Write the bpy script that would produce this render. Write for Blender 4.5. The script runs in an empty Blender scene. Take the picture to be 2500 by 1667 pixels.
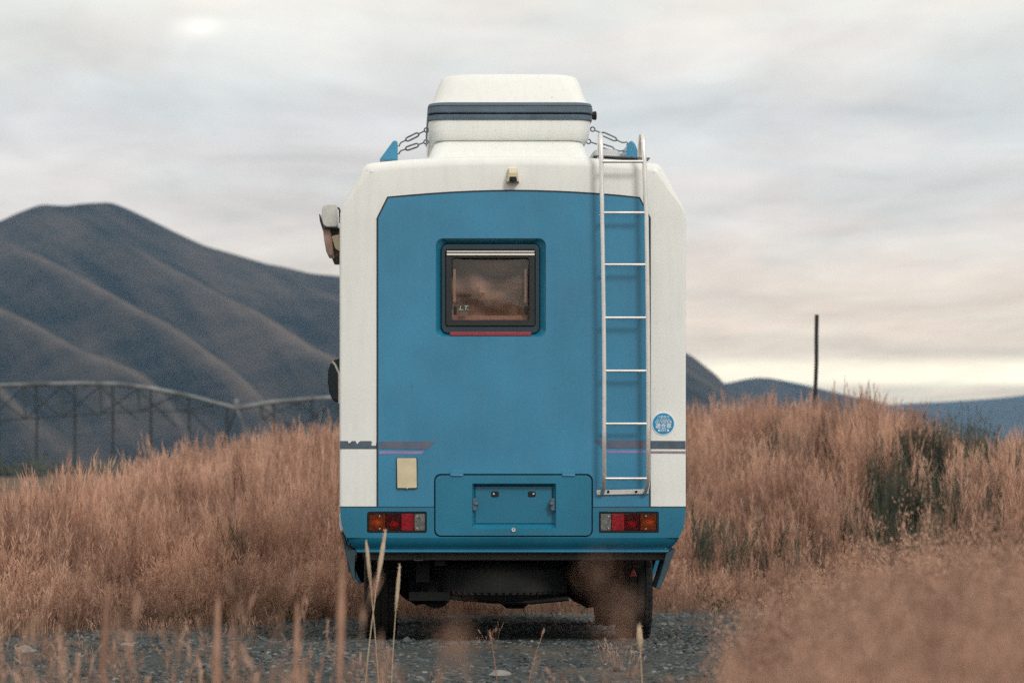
import bpy, bmesh, math, random
import numpy as np
from mathutils import Vector, Matrix, noise as mnoise

random.seed(7)
RNG = np.random.default_rng(11)
SC = bpy.context.scene
COL = SC.collection
R = math.radians

# ------------------------------------------------------------------ camera, sky, sun, exposure
F_PX = 100 / 36 * 2500          # focal length in photograph pixels
D0 = 16.45                      # metres from the lens to the rear wall of the camper (Y = 0)
CX, CZ = -0.645, 1.01
VX, VY = 980.0, 1150.0          # vanishing point of the camper's long axis, photograph pixels
cam = bpy.data.cameras.new('camera')
cam.lens = 100; cam.sensor_width = 36
cam.shift_x = (1250 - VX) / 2500
cam.shift_y = (VY - 833.5) / 2500
cam.clip_start = 0.1; cam.clip_end = 30000
cam.dof.use_dof = True; cam.dof.focus_distance = 16.5; cam.dof.aperture_fstop = 3.6
co = bpy.data.objects.new('camera', cam); COL.objects.link(co)
co.location = (CX, -D0, CZ); co.rotation_euler = (R(90), 0, 0)
SC.camera = co

SUN_ELEV, SUN_AZ = 38.0, 152.0   # azimuth clockwise from +Y (the viewing direction): behind the camera, to its right
world = bpy.data.worlds.new('World'); SC.world = world; world.use_nodes = True


def build_world():
    nt = world.node_tree; N = nt.nodes; L = nt.links
    N.clear()
    out = N.new('ShaderNodeOutputWorld'); bg = N.new('ShaderNodeBackground')
    bg.inputs['Strength'].default_value = 0.1
    L.new(bg.outputs[0], out.inputs[0])
    sky = N.new('ShaderNodeTexSky'); sky.sky_type = 'NISHITA'; sky.sun_disc = False
    sky.sun_elevation = R(SUN_ELEV); sky.sun_rotation = R(SUN_AZ)
    tc = N.new('ShaderNodeTexCoord'); sep = N.new('ShaderNodeSeparateXYZ')
    L.new(tc.outputs['Generated'], sep.inputs[0])

    def math_(op, a, b=None, clamp=False):
        n = N.new('ShaderNodeMath'); n.operation = op; n.use_clamp = clamp
        for i, v in enumerate((a, b)):
            if v is None: continue
            if isinstance(v, (int, float)): n.inputs[i].default_value = v
            else: L.new(v, n.inputs[i])
        return n.outputs[0]
    x, y, z = sep.outputs
    elev = math_('MULTIPLY', math_('ARCSINE', z), 180 / math.pi)
    # overcast colour by elevation (scene values x10 because the background strength is 0.1)
    ramp = N.new('ShaderNodeValToRGB'); L.new(math_('DIVIDE', elev, 20.0, True), ramp.inputs[0])
    stops = [(0.0, (9.6, 7.7, 5.4)), (1.3, (9.9, 8.0, 5.5)), (1.64, (10.1, 8.2, 5.7)), (1.82, (15.6, 13.8, 9.9)),
             (2.06, (15.4, 13.2, 9.4)), (2.3, (9.4, 7.5, 5.6)), (3.6, (8.0, 6.7, 5.5)), (5.0, (7.0, 6.45, 6.0)),
             (7.0, (6.3, 6.3, 6.2)), (8.6, (6.8, 6.55, 6.1)), (10, (7.4, 7.0, 6.3)), (20, (7.5, 7.2, 6.6))]
    cr = ramp.color_ramp
    while len(cr.elements) < len(stops): cr.elements.new(0.5)
    for e, (d, c) in zip(cr.elements, stops):
        e.position = d / 20; e.color = (*[v / 16 for v in c], 1)
    # clouds: direction projected on a high flat layer
    zz = math_('ADD', math_('MAXIMUM', z, 0.0), 0.06)
    px = math_('DIVIDE', x, zz); py = math_('DIVIDE', y, zz)
    cmb = N.new('ShaderNodeCombineXYZ'); L.new(px, cmb.inputs[0]); L.new(py, cmb.inputs[1])

    def cloud(sx, sy, rot, detail, off):
        mp = N.new('ShaderNodeMapping'); L.new(cmb.outputs[0], mp.inputs[0])
        mp.inputs['Scale'].default_value = (sx, sy, 1); mp.inputs['Rotation'].default_value = (0, 0, rot)
        mp.inputs['Location'].default_value = off
        t = N.new('ShaderNodeTexNoise'); t.inputs['Scale'].default_value = 1.0
        t.inputs['Detail'].default_value = detail; t.inputs['Roughness'].default_value = 0.55
        t.inputs['Distortion'].default_value = 0.5
        L.new(mp.outputs[0], t.inputs[0]); return t.outputs[0]
    c1 = cloud(1.25, 0.95, 0.22, 4, (3.1, 0.4, 0)); c2 = cloud(5.2, 2.2, -0.15, 8, (0.7, 2.2, 0)); c3 = cloud(2.2, 1.3, 0.1, 3, (8.7, 5.2, 0))
    s = math_('ADD', math_('MULTIPLY', c1, 0.72), math_('MULTIPLY', c2, 0.28))
    mr = N.new('ShaderNodeMapRange'); L.new(s, mr.inputs[0])
    mr.inputs[1].default_value = 0.36; mr.inputs[2].default_value = 0.64
    mr.inputs[3].default_value = 0.83; mr.inputs[4].default_value = 1.14
    tint = N.new('ShaderNodeMixRGB'); tint.inputs[1].default_value = (0.97, 1.0, 1.005, 1); tint.inputs[2].default_value = (1.02, 0.993, 0.98, 1)
    mr2 = N.new('ShaderNodeMapRange'); L.new(c3, mr2.inputs[0]); mr2.inputs[1].default_value = 0.4; mr2.inputs[2].default_value = 0.6
    L.new(mr2.outputs[0], tint.inputs[0])
    mul = N.new('ShaderNodeMixRGB'); mul.blend_type = 'MULTIPLY'; mul.inputs[0].default_value = 1
    L.new(ramp.outputs[0], mul.inputs[1]); L.new(tint.outputs[0], mul.inputs[2])
    vm = N.new('ShaderNodeVectorMath'); vm.operation = 'SCALE'; L.new(mul.outputs[0], vm.inputs[0])
    L.new(math_('MULTIPLY', mr.outputs[0], 20.1), vm.inputs['Scale'])

    # thin places where brighter cloud shows through
    def glow(pxx, pyy, width, amt):
        d = Vector(((pxx - VX) / F_PX, 1, (VY - pyy) / F_PX)).normalized()
        dn = N.new('ShaderNodeVectorMath'); dn.operation = 'SUBTRACT'
        L.new(tc.outputs['Generated'], dn.inputs[0]); dn.inputs[1].default_value = d
        sc = N.new('ShaderNodeVectorMath'); sc.operation = 'MULTIPLY'; L.new(dn.outputs[0], sc.inputs[0])
        sc.inputs[1].default_value = (1 / width, 1 / width, 2.2 / width)
        ln = N.new('ShaderNodeVectorMath'); ln.operation = 'LENGTH'; L.new(sc.outputs[0], ln.inputs[0])
        e = math_('POWER', 2.718, math_('MULTIPLY', math_('MULTIPLY', ln.outputs['Value'], ln.outputs['Value']), -1.0))
        return math_('MULTIPLY', e, amt)
    g = math_('ADD', math_('ADD', glow(488, 68, 0.0075, 2.6), glow(600, 55, 0.045, 1.3)),
              math_('ADD', glow(1690, 105, 0.028, 1.1), glow(2070, 150, 0.026, 1.1)))
    gs = math_('ADD', g, 0.0)
    gc = N.new('ShaderNodeVectorMath'); gc.operation = 'SCALE'; gc.inputs[0].default_value = (1.0, 0.93, 0.82); L.new(gs, gc.inputs['Scale'])
    ad = N.new('ShaderNodeVectorMath'); ad.operation = 'ADD'; L.new(vm.outputs[0], ad.inputs[0]); L.new(gc.outputs[0], ad.inputs[1])
    # the clear sky shows only faintly through the cloud sheet
    mix = N.new('ShaderNodeMixRGB'); mix.inputs[0].default_value = 0.93
    L.new(sky.outputs[0], mix.inputs[1]); L.new(ad.outputs[0], mix.inputs[2])
    L.new(mix.outputs[0], bg.inputs['Color'])


build_world()
sun = bpy.data.lights.new('sun', 'SUN'); sun.energy = 1.5; sun.angle = R(14); sun.color = (1.0, 0.965, 0.91)
so = bpy.data.objects.new('sun', sun); COL.objects.link(so)
so.rotation_euler = (R(90 - SUN_ELEV), 0, R(180 - SUN_AZ))
SC.view_settings.view_transform = 'Standard'; SC.view_settings.look = 'None'
SC.view_settings.exposure = 0.06; SC.view_settings.gamma = 1.0; SC.view_settings.use_curve_mapping = False
SC.render.engine = 'CYCLES'
SC.cycles.max_bounces = 8; SC.cycles.transparent_max_bounces = 16
SC.cycles.volume_bounces = 0
SC.cycles.use_denoising = False

# ------------------------------------------------------------------ helpers


def W(px, py, Y=0.0):
    d = D0 + Y
    return CX + (px - VX) * d / F_PX, CZ - (py - VY) * d / F_PX


def V3(px, py, Y=0.0):
    x, z = W(px, py, Y); return Vector((x, Y, z))


def pts(lst, Y=0.0):
    return [W(a, b, Y) for a, b in lst]


BASE = {}


def empty(name, loc, label=None, cat=None, group=None):
    o = bpy.data.objects.new(name, None); COL.objects.link(o); o.location = loc
    o.empty_display_size = 0.2
    BASE[o] = Vector(loc)
    tag(o, label, cat, group); return o


def tag(o, label=None, cat=None, group=None, kind=None):
    if label: o['label'] = label
    if cat: o['category'] = cat
    if group: o['group'] = group
    if kind: o['kind'] = kind
    return o


def link(name, me, mats=None, parent=None):
    o = bpy.data.objects.new(name, me); COL.objects.link(o)
    if mats is not None:
        for m in (mats if isinstance(mats, (list, tuple)) else [mats]): me.materials.append(m)
    if parent is not None:
        o.parent = parent
        if parent in BASE: o.matrix_parent_inverse = Matrix.Translation(-BASE[parent])
    return o


def obj(name, bm, mat=None, parent=None, smooth=35, bevel=0.0, seg=2):
    bmesh.ops.recalc_face_normals(bm, faces=bm.faces)
    me = bpy.data.meshes.new(name); bm.to_mesh(me); bm.free()
    if smooth:
        me.shade_smooth(); me.set_sharp_from_angle(angle=R(smooth))
    o = link(name, me, mat, parent)
    if bevel:
        m = o.modifiers.new('bevel', 'BEVEL'); m.width = bevel; m.segments = seg; m.limit_method = 'ANGLE'; m.angle_limit = R(40)
        m.harden_normals = False
    return o


def NB(): return bmesh.new()


def rrect(x0, x1, z0, z1, r, n=5):
    """rounded rectangle, counterclockwise, any two-number plane"""
    if x0 > x1: x0, x1 = x1, x0
    if z0 > z1: z0, z1 = z1, z0
    r = min(r, (x1 - x0) / 2 - 1e-5, (z1 - z0) / 2 - 1e-5)
    out = []
    for cx, cz, a0 in ((x1 - r, z1 - r, 0), (x0 + r, z1 - r, 90), (x0 + r, z0 + r, 180), (x1 - r, z0 + r, 270)):
        for k in range(n + 1):
            a = R(a0 + 90 * k / n); out.append((cx + r * math.cos(a), cz + r * math.sin(a)))
    return out


def prect(a, b, c, d, rpx, Y=0.0, n=5):
    """rounded rectangle given in photograph pixels (left, right, top, bottom) at depth Y"""
    return [W(x, z, Y) for x, z in rrect(a, b, c, d, rpx, n)]


def prism(bm, outer, y0, y1, holes=()):
    """plate in the XZ plane between y0 (front) and y1 (back)"""
    loops = [outer] + list(holes)
    ends = []
    for y in (y0, y1):
        rings = []; edges = []
        for lp in loops:
            vs = [bm.verts.new((x, y, z)) for x, z in lp]
            rings.append(vs)
            for i in range(len(vs)): edges.append(bm.edges.new((vs[i], vs[(i + 1) % len(vs)])))
        if holes: bmesh.ops.triangle_fill(bm, use_beauty=True, use_dissolve=False, edges=edges)
        else: bm.faces.new(rings[0])
        ends.append(rings)
    for ra, rb in zip(*ends):
        n = len(ra)
        for i in range(n): bm.faces.new((ra[i], ra[(i + 1) % n], rb[(i + 1) % n], rb[i]))


def box(bm, x0, x1, y0, y1, z0, z1):
    v = [bm.verts.new(p) for p in ((x0, y0, z0), (x1, y0, z0), (x1, y1, z0), (x0, y1, z0), (x0, y0, z1), (x1, y0, z1), (x1, y1, z1), (x0, y1, z1))]
    for f in ((0, 1, 2, 3), (4, 5, 6, 7), (0, 1, 5, 4), (1, 2, 6, 5), (2, 3, 7, 6), (3, 0, 4, 7)): bm.faces.new([v[i] for i in f])


def loft(bm, rings, cap=True, closed=True):
    rv = [[bm.verts.new(p) for p in r] for r in rings]
    n = len(rv[0])
    for a, b in zip(rv, rv[1:]):
        for i in range(n if closed else n - 1):
            bm.faces.new((a[i], a[(i + 1) % n], b[(i + 1) % n], b[i]))
    if cap and closed:
        bm.faces.new(rv[0]); bm.faces.new(rv[-1])
    return rv


def tube(bm, path, r, seg=8, closed=False, flat=1.0):
    P = [Vector(p) for p in path]; n = len(P); rings = []
    rr = r if isinstance(r, (list, tuple)) else [r] * n
    up = Vector((0.13, 0.2, 1)).normalized(); prev = None
    for i in range(n):
        if closed: t = (P[(i + 1) % n] - P[i - 1]).normalized()
        else: t = (P[min(i + 1, n - 1)] - P[max(i - 1, 0)]).normalized()
        u = prev if prev is not None else (up if abs(t.dot(up)) < 0.95 else Vector((1, 0, 0)))
        a = (u - t * u.dot(t)).normalized(); prev = a; b = t.cross(a)
        rings.append([P[i] + (a * math.cos(2 * math.pi * k / seg) + b * math.sin(2 * math.pi * k / seg) * flat) * rr[i] for k in range(seg)])
    if closed: rings.append(rings[0])
    loft(bm, rings, cap=not closed)


def lathe(bm, prof, c, axis='X', seg=28, a0=0.0, a1=360.0):
    """prof: list of (offset along axis, radius)"""
    full = abs(a1 - a0) > 359; n = seg if full else seg + 1
    rings = []
    for k in range(n):
        a = R(a0 + (a1 - a0) * k / seg); ca, sa = math.cos(a), math.sin(a)
        ring = []
        for o_, r in prof:
            if axis == 'X': p = (c[0] + o_, c[1] + r * ca, c[2] + r * sa)
            elif axis == 'Y': p = (c[0] + r * ca, c[1] + o_, c[2] + r * sa)
            else: p = (c[0] + r * ca, c[1] + r * sa, c[2] + o_)
            ring.append(bm.verts.new(p))
        rings.append(ring)
    m = len(prof)
    for k in range(seg):
        a, b = rings[k], rings[(k + 1) % n]
        for i in range(m - 1): bm.faces.new((a[i], a[i + 1], b[i + 1], b[i]))
    bmesh.ops.remove_doubles(bm, verts=bm.verts, dist=1e-6)


# ------------------------------------------------------------------ materials
def mat(name, col, rough=0.5, metal=0.0, var=0.08, scale=6.0, bump=0.0, bscale=60.0, coat=0.0, spec=0.5, col2=None, detail=5, trans=0.0, alpha=1.0, stretch=(1, 1, 1), thr=(0.35, 0.65)):
    m = bpy.data.materials.new(name); m.use_nodes = True
    nt = m.node_tree; N, L = nt.nodes, nt.links
    p = N['Principled BSDF']
    p.inputs['Roughness'].default_value = rough; p.inputs['Metallic'].default_value = metal
    p.inputs['Specular IOR Level'].default_value = spec; p.inputs['Coat Weight'].default_value = coat
    p.inputs['Coat Roughness'].default_value = 0.12
    p.inputs['Transmission Weight'].default_value = trans; p.inputs['Alpha'].default_value = alpha
    tc = N.new('ShaderNodeTexCoord'); mp = N.new('ShaderNodeMapping'); L.new(tc.outputs['Object'], mp.inputs[0])
    mp.inputs['Scale'].default_value = stretch
    t = N.new('ShaderNodeTexNoise'); t.inputs['Scale'].default_value = scale; t.inputs['Detail'].default_value = detail
    L.new(mp.outputs[0], t.inputs[0])
    mr = N.new('ShaderNodeMapRange'); L.new(t.outputs[0], mr.inputs[0])
    mr.inputs[1].default_value, mr.inputs[2].default_value = thr
    mx = N.new('ShaderNodeMixRGB'); L.new(mr.outputs[0], mx.inputs[0])
    c2 = col2 if col2 else tuple(min(1, c * (1 + var)) for c in col)
    c1 = col if col2 else tuple(c * (1 - var) for c in col)
    mx.inputs[1].default_value = (*c1, 1); mx.inputs[2].default_value = (*c2, 1)
    L.new(mx.outputs[0], p.inputs['Base Color'])
    rr = N.new('ShaderNodeMapRange'); L.new(t.outputs[0], rr.inputs[0])
    rr.inputs[3].default_value = max(0, rough - 0.1 * min(1, rough * 3)); rr.inputs[4].default_value = min(1, rough + 0.1)
    L.new(rr.outputs[0], p.inputs['Roughness'])
    if bump:
        b = N.new('ShaderNodeBump'); b.inputs['Strength'].default_value = bump; b.inputs['Distance'].default_value = 0.01
        t2 = N.new('ShaderNodeTexNoise'); t2.inputs['Scale'].default_value = bscale; t2.inputs['Detail'].default_value = 4
        L.new(tc.outputs['Object'], t2.inputs[0]); L.new(t2.outputs[0], b.inputs['Height']); L.new(b.outputs[0], p.inputs['Normal'])
    return m


def paint(name, col, dirt, rough=0.38, coat=0.25, specks=True):
    """weathered vehicle paint: broad fading, streaks, small specks"""
    m = mat(name, col, rough, var=0.10 if col[0] < .2 else 0.03, scale=2.3, coat=coat, bump=0.03, bscale=9)
    nt = m.node_tree; N, L = nt.nodes, nt.links; p = N['Principled BSDF']
    src = p.inputs['Base Color'].links[0].from_socket
    tc = N.new('ShaderNodeTexCoord'); mp = N.new('ShaderNodeMapping'); mp.inputs['Scale'].default_value = (9, 9, 0.9)
    L.new(tc.outputs['Object'], mp.inputs[0])
    t = N.new('ShaderNodeTexNoise'); t.inputs['Scale'].default_value = 3; t.inputs['Detail'].default_value = 8; L.new(mp.outputs[0], t.inputs[0])
    mr = N.new('ShaderNodeMapRange'); mr.inputs[1].default_value = 0.45; mr.inputs[2].default_value = 0.85; mr.inputs[4].default_value = 0.18
    L.new(t.outputs[0], mr.inputs[0])
    mx = N.new('ShaderNodeMixRGB'); mx.inputs[2].default_value = (*dirt, 1); L.new(mr.outputs[0], mx.inputs[0]); L.new(src, mx.inputs[1])
    last = mx.outputs[0]
    if specks:
        t3 = N.new('ShaderNodeTexNoise'); t3.inputs['Scale'].default_value = 42; t3.inputs['Detail'].default_value = 3
        L.new(tc.outputs['Object'], t3.inputs[0])
        m3 = N.new('ShaderNodeMapRange'); m3.inputs[1].default_value = 0.715; m3.inputs[2].default_value = 0.76; m3.inputs[4].default_value = 0.6
        L.new(t3.outputs[0], m3.inputs[0])
        x3 = N.new('ShaderNodeMixRGB'); x3.inputs[2].default_value = (*[c * 0.35 for c in dirt], 1); L.new(m3.outputs[0], x3.inputs[0]); L.new(last, x3.inputs[1])
        last = x3.outputs[0]
    L.new(last, p.inputs['Base Color'])
    return m


M = {}
M['white'] = paint('white_paint', (0.79, 0.81, 0.785), (0.52, 0.48, 0.38), 0.42, 0.15)
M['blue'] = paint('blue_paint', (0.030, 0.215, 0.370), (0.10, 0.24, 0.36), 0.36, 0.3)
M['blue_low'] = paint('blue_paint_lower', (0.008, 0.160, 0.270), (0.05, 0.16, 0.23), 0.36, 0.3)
M['flap'] = mat('weathered_dark_flap', (0.025, 0.06, 0.08), 0.6, var=.2, scale=9)
M['seam'] = mat('dark_sealant', (0.018, 0.03, 0.04), 0.7)
M['rubber'] = mat('black_rubber', (0.018, 0.02, 0.022), 0.75, bump=0.2, bscale=80, spec=0.25)
M['tyre'] = mat('tyre_rubber', (0.010, 0.013, 0.015), 0.8, bump=0.3, bscale=70, col2=(0.028, 0.027, 0.025), scale=5, spec=0.2)
M['chassis'] = mat('dirty_chassis', (0.006, 0.009, 0.010), 0.8, bump=0.4, bscale=25, col2=(0.018, 0.018, 0.017), scale=7, spec=0.15)
M['chassis_grey'] = mat('greasy_steel', (0.035, 0.037, 0.036), 0.6, bump=0.3, bscale=30, col2=(0.06, 0.055, 0.045), scale=8)
M['steel'] = mat('brushed_steel', (0.84, 0.83, 0.81), 0.3, 0.8, var=0.05, scale=9)
M['zinc'] = mat('dull_zinc', (0.13, 0.14, 0.145), 0.5, 0.5, var=0.25, scale=40)
M['cream'] = mat('yellowed_plastic', (0.62, 0.54, 0.37), 0.5, var=0.06, scale=14)
M['band'] = mat('grey_blue_trim', (0.085, 0.125, 0.165), 0.5, var=0.15, scale=9, bump=0.1, bscale=40)
M['stripe'] = mat('slate_vinyl', (0.075, 0.105, 0.14), 0.45, var=0.15, scale=20)
M['stripe_blue'] = mat('faded_purple_grey_vinyl', (0.085, 0.12, 0.19), 0.45, var=0.12, scale=15, col2=(0.13, 0.135, 0.185))
M['lilac'] = mat('lilac_vinyl', (0.25, 0.22, 0.42), 0.45, var=0.1, scale=20)
M['mauve'] = mat('mauve_vinyl', (0.28, 0.22, 0.26), 0.45, var=0.1, scale=20)
M['black_frame'] = mat('black_window_frame', (0.012, 0.016, 0.018), 0.45, bump=0.1)
M['gasket'] = mat('blue_black_gasket', (0.012, 0.035, 0.05), 0.5)
M['chrome'] = mat('bright_trim', (0.82, 0.80, 0.74), 0.35, 0.3, scale=4, var=0.03)
M['pink_trim'] = mat('pale_inner_trim', (0.55, 0.38, 0.32), 0.5, scale=20)
M['red_light'] = mat('red_brake_lens', (0.28, 0.012, 0.03), 0.25, coat=0.5, bump=0.3, bscale=220)


def lens(name, col, tint, see=0.7):
    m = mat(name, col, 0.18, coat=0.25, bump=0.4, bscale=260, var=0.3, scale=60)
    N, L = m.node_tree.nodes, m.node_tree.links
    mx = N.new('ShaderNodeMixShader'); t = N.new('ShaderNodeBsdfTransparent'); t.inputs[0].default_value = (*tint, 1); mx.inputs[0].default_value = see
    o = N['Material Output']; L.new(N['Principled BSDF'].outputs[0], mx.inputs[1]); L.new(t.outputs[0], mx.inputs[2]); L.new(mx.outputs[0], o.inputs[0])
    return m


M['red_lens'] = mat('red_lens', (0.27, 0.005, 0.013), 0.3, spec=.25, coat=0.1, bump=0.5, bscale=260, var=0.3, scale=60)
M['dark_red_lens'] = lens('dark_red_lens', (0.075, 0.006, 0.010), (0.95, 0.06, 0.09))
M['amber_lens'] = lens('amber_lens', (0.22, 0.055, 0.012), (1.0, 0.55, 0.18))
M['clear_lens'] = lens('clear_ribbed_lens', (0.22, 0.23, 0.225), (0.8, 0.82, 0.8), 0.4)
M['bulb_mirror'] = mat('bulb_mirror', (0.85, 0.83, 0.80), 0.3, 0.2, var=0.02)
M['sticker_blue'] = mat('blue_sticker', (0.0, 0.27, 0.54), 0.4, var=0.1, scale=25)
M['sticker_white'] = mat('white_print', (0.78, 0.82, 0.82), 0.4)
M['teal_print'] = mat('teal_print', (0.25, 0.62, 0.60), 0.4)
M['dark_glass'] = mat('dark_glass', (0.004, 0.018, 0.03), 0.08, spec=.3)
M['grey_cap'] = mat('grey_plastic', (0.52, 0.53, 0.50), 0.5, scale=12)
M['awning_pink'] = mat('aged_beige_awning', (0.42, 0.27, 0.22), 0.5, scale=9, var=0.15)
M['vent_grey'] = mat('pale_grey_dome', (0.50, 0.52, 0.53), 0.45)
M['blind'] = mat('brown_interior', (0.10, 0.085, 0.08), 0.8, col2=(0.52, 0.38, 0.32), scale=3.2, stretch=(1, 1, 2.2), detail=2)
M['trim_brown'] = mat('interior_brown', (0.11, 0.08, 0.065), 0.7)
M['reflector'] = mat('red_reflector', (0.42, 0.05, 0.05), 0.3, coat=0.4, bump=0.3, bscale=200)
M['black_plastic'] = mat('black_plastic', (0.010, 0.012, 0.013), 0.5, spec=.3)
M['faint_scratch'] = mat('scratched_dark_paint', (0.006, 0.045, 0.075), 0.6, var=0.3, scale=40)
M['post'] = mat('weathered_black_post', (0.014, 0.016, 0.018), 0.8, bump=0.5, bscale=30)
M['galv'] = mat('weathered_galvanised_steel', (0.17, 0.185, 0.19), 0.6, 0.3, var=0.55, scale=.9)
M['hose'] = mat('dark_hose', (0.022, 0.034, 0.038), 0.8)

# acrylic pane: tinted, mirrors what is behind the camera
pm = bpy.data.materials.new('smoked_acrylic'); pm.use_nodes = True
_n, _l = pm.node_tree.nodes, pm.node_tree.links; _n.clear()
_o = _n.new('ShaderNodeOutputMaterial'); _mx = _n.new('ShaderNodeMixShader'); _t = _n.new('ShaderNodeBsdfTransparent'); _g = _n.new('ShaderNodeBsdfGlossy')
_t.inputs[0].default_value = (0.70, 0.62, 0.58, 1); _g.inputs['Roughness'].default_value = 0.12; _g.inputs[0].default_value = (0.9, 0.86, 0.82, 1)
_f = _n.new('ShaderNodeFresnel'); _f.inputs[0].default_value = 1.75
_b = _n.new('ShaderNodeBump'); _b.inputs['Strength'].default_value = 0.25; _b.inputs['Distance'].default_value = 0.02
_tx = _n.new('ShaderNodeTexNoise'); _tx.inputs['Scale'].default_value = 7; _tc = _n.new('ShaderNodeTexCoord')
_l.new(_tc.outputs['Object'], _tx.inputs[0]); _l.new(_tx.outputs[0], _b.inputs['Height']); _l.new(_b.outputs[0], _g.inputs['Normal'])
_l.new(_f.outputs[0], _mx.inputs[0]); _l.new(_t.outputs[0], _mx.inputs[1]); _l.new(_g.outputs[0], _mx.inputs[2]); _l.new(_mx.outputs[0], _o.inputs[0])
M['pane'] = pm


def straw(name, c_lo, c_hi, trans=0.3, rough=0.8):
    """plant material: colour drifts from plant to plant and over the field, with light passing through"""
    m = bpy.data.materials.new(name); m.use_nodes = True
    N, L = m.node_tree.nodes, m.node_tree.links; N.clear()
    o = N.new('ShaderNodeOutputMaterial'); mx = N.new('ShaderNodeMixShader'); mx.inputs[0].default_value = trans
    d = N.new('ShaderNodeBsdfDiffuse'); t = N.new('ShaderNodeBsdfTranslucent')
    oi = N.new('ShaderNodeObjectInfo'); ge = N.new('ShaderNodeNewGeometry')
    n = N.new('ShaderNodeTexNoise'); n.inputs['Scale'].default_value = 0.55; n.inputs['Detail'].default_value = 3
    L.new(ge.outputs['Position'], n.inputs[0])
    n2 = N.new('ShaderNodeTexNoise'); n2.inputs['Scale'].default_value = 22; n2.inputs['Detail'].default_value = 2
    L.new(ge.outputs['Position'], n2.inputs[0])

    def ma(op, a, b):
        q = N.new('ShaderNodeMath'); q.operation = op
        for i, v in enumerate((a, b)):
            if isinstance(v, (int, float)): q.inputs[i].default_value = v
            else: L.new(v, q.inputs[i])
        return q.outputs[0]
    f = ma('ADD', ma('ADD', ma('MULTIPLY', oi.outputs['Random'], 0.5), ma('MULTIPLY', n2.outputs[0], 0.55)), ma('MULTIPLY', n.outputs[0], 0.7))
    mr = N.new('ShaderNodeMapRange'); mr.inputs[1].default_value = 0.5; mr.inputs[2].default_value = 1.2; L.new(f, mr.inputs[0])
    c = N.new('ShaderNodeMixRGB'); c.inputs[1].default_value = (*c_lo, 1); c.inputs[2].default_value = (*c_hi, 1); L.new(mr.outputs[0], c.inputs[0])
    L.new(c.outputs[0], d.inputs[0]); L.new(c.outputs[0], t.inputs[0])
    L.new(d.outputs[0], mx.inputs[1]); L.new(t.outputs[0], mx.inputs[2]); L.new(mx.outputs[0], o.inputs[0])
    return m


M['straw_stem'] = straw('dry_stem', (0.20, 0.115, 0.088), (0.62, 0.395, 0.295), 0.4)
M['straw_head'] = straw('dry_seed_head', (0.23, 0.128, 0.10), (0.80, 0.525, 0.39), 0.42)
M['straw_leaf'] = straw('dry_leaf', (0.10, 0.075, 0.055), (0.40, 0.28, 0.20), 0.4)
M['verge_stem'] = straw('verge_stem', (0.13, 0.075, 0.058), (0.52, 0.33, 0.245), 0.35)
M['verge_head'] = straw('verge_seed_head', (0.14, 0.08, 0.064), (0.72, 0.465, 0.345), 0.35)
M['pale_stem'] = straw('pale_stem', (0.50, 0.40, 0.28), (0.72, 0.60, 0.45))
M['dark_head'] = straw('dark_seed_head', (0.045, 0.03, 0.025), (0.11, 0.07, 0.055), 0.15)
M['green_leaf'] = straw('weed_leaf', (0.035, 0.045, 0.022), (0.09, 0.095, 0.05), 0.25)
M['shrub'] = straw('dark_broom_twig', (0.045, 0.058, 0.048), (0.16, 0.165, 0.125), 0.35)

# ------------------------------------------------------------------ terrain
EX = np.array([-30, -9, -5, -3.1, -2.57, -1.47, 0, 1.87, 3.0, 3.6, 4.2, 6, 30.])
EY = np.array([-6, -3.5, -1.5, 1.05, 3.2, 4.3, 6.0, 7.6, 7.4, 5.5, 1.5, -2.5, -6.])
BX = np.array([-40, -9, -5.44, -4.7, -3.97, -3.0, -1.38, 2.78, 4.35, 4.84, 5.57, 6.8, 12, 40.])
BZ = np.array([-.25, -.25, -.18, -.06, .10, .34, .62, .78, .86, .74, .46, .24, .2, .2])


def sstep(t): t = np.clip(t, 0, 1); return t * t * (3 - 2 * t)


def edge(X): return np.interp(X, EX, EY)


def tz(X, Y):
    X = np.asarray(X, float); Y = np.asarray(Y, float)
    base = -0.022 * np.clip(Y, 0, 8) * (1 - sstep((Y - 8) / 14))
    t = (Y - edge(X) - 0.3)
    b = np.interp(X, BX, BZ)
    rise = b * sstep(t / 13.0) * (1 - sstep((Y - 20) / 14))
    return base + rise + 0.02 * np.sin(X * 2.1 + 1) * np.sin(Y * 1.3) * sstep(t / 2)


def grid_mesh(name, xs, ys, zf, m, attr=None):
    X, Y = np.meshgrid(xs, ys); Z = zf(X, Y)
    v = np.stack([X, Y, Z], -1).reshape(-1, 3); nx, ny = len(xs), len(ys)
    i = (np.arange(ny - 1)[:, None] * nx + np.arange(nx - 1)).ravel()
    f = np.stack([i, i + 1, i + nx + 1, i + nx], 1)
    me = bpy.data.meshes.new(name)
    me.vertices.add(len(v)); me.vertices.foreach_set('co', v.ravel())
    me.loops.add(f.size); me.loops.foreach_set('vertex_index', f.ravel())
    me.polygons.add(len(f)); me.polygons.foreach_set('loop_start', np.arange(0, f.size, 4))
    me.update(calc_edges=True); me.shade_smooth()
    return link(name, me, m), X, Y, Z


def ground_material():
    m = mat('dry_earth', (0.085, 0.06, 0.042), 0.95, scale=0.35, col2=(0.16, 0.11, 0.075), bump=0.4, bscale=6, spec=0.1)
    return m


def spaced(lo, hi, fine, far):
    a = np.arange(lo, hi + 1e-6, fine); s = fine; up = [hi]
    while up[-1] < far: s *= 1.35; up.append(up[-1] + s)
    s = fine; dn = [lo]
    while dn[-1] > -far: s *= 1.35; dn.append(dn[-1] - s)
    return np.concatenate([dn[::-1][:-1], a, up[1:]])


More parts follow.
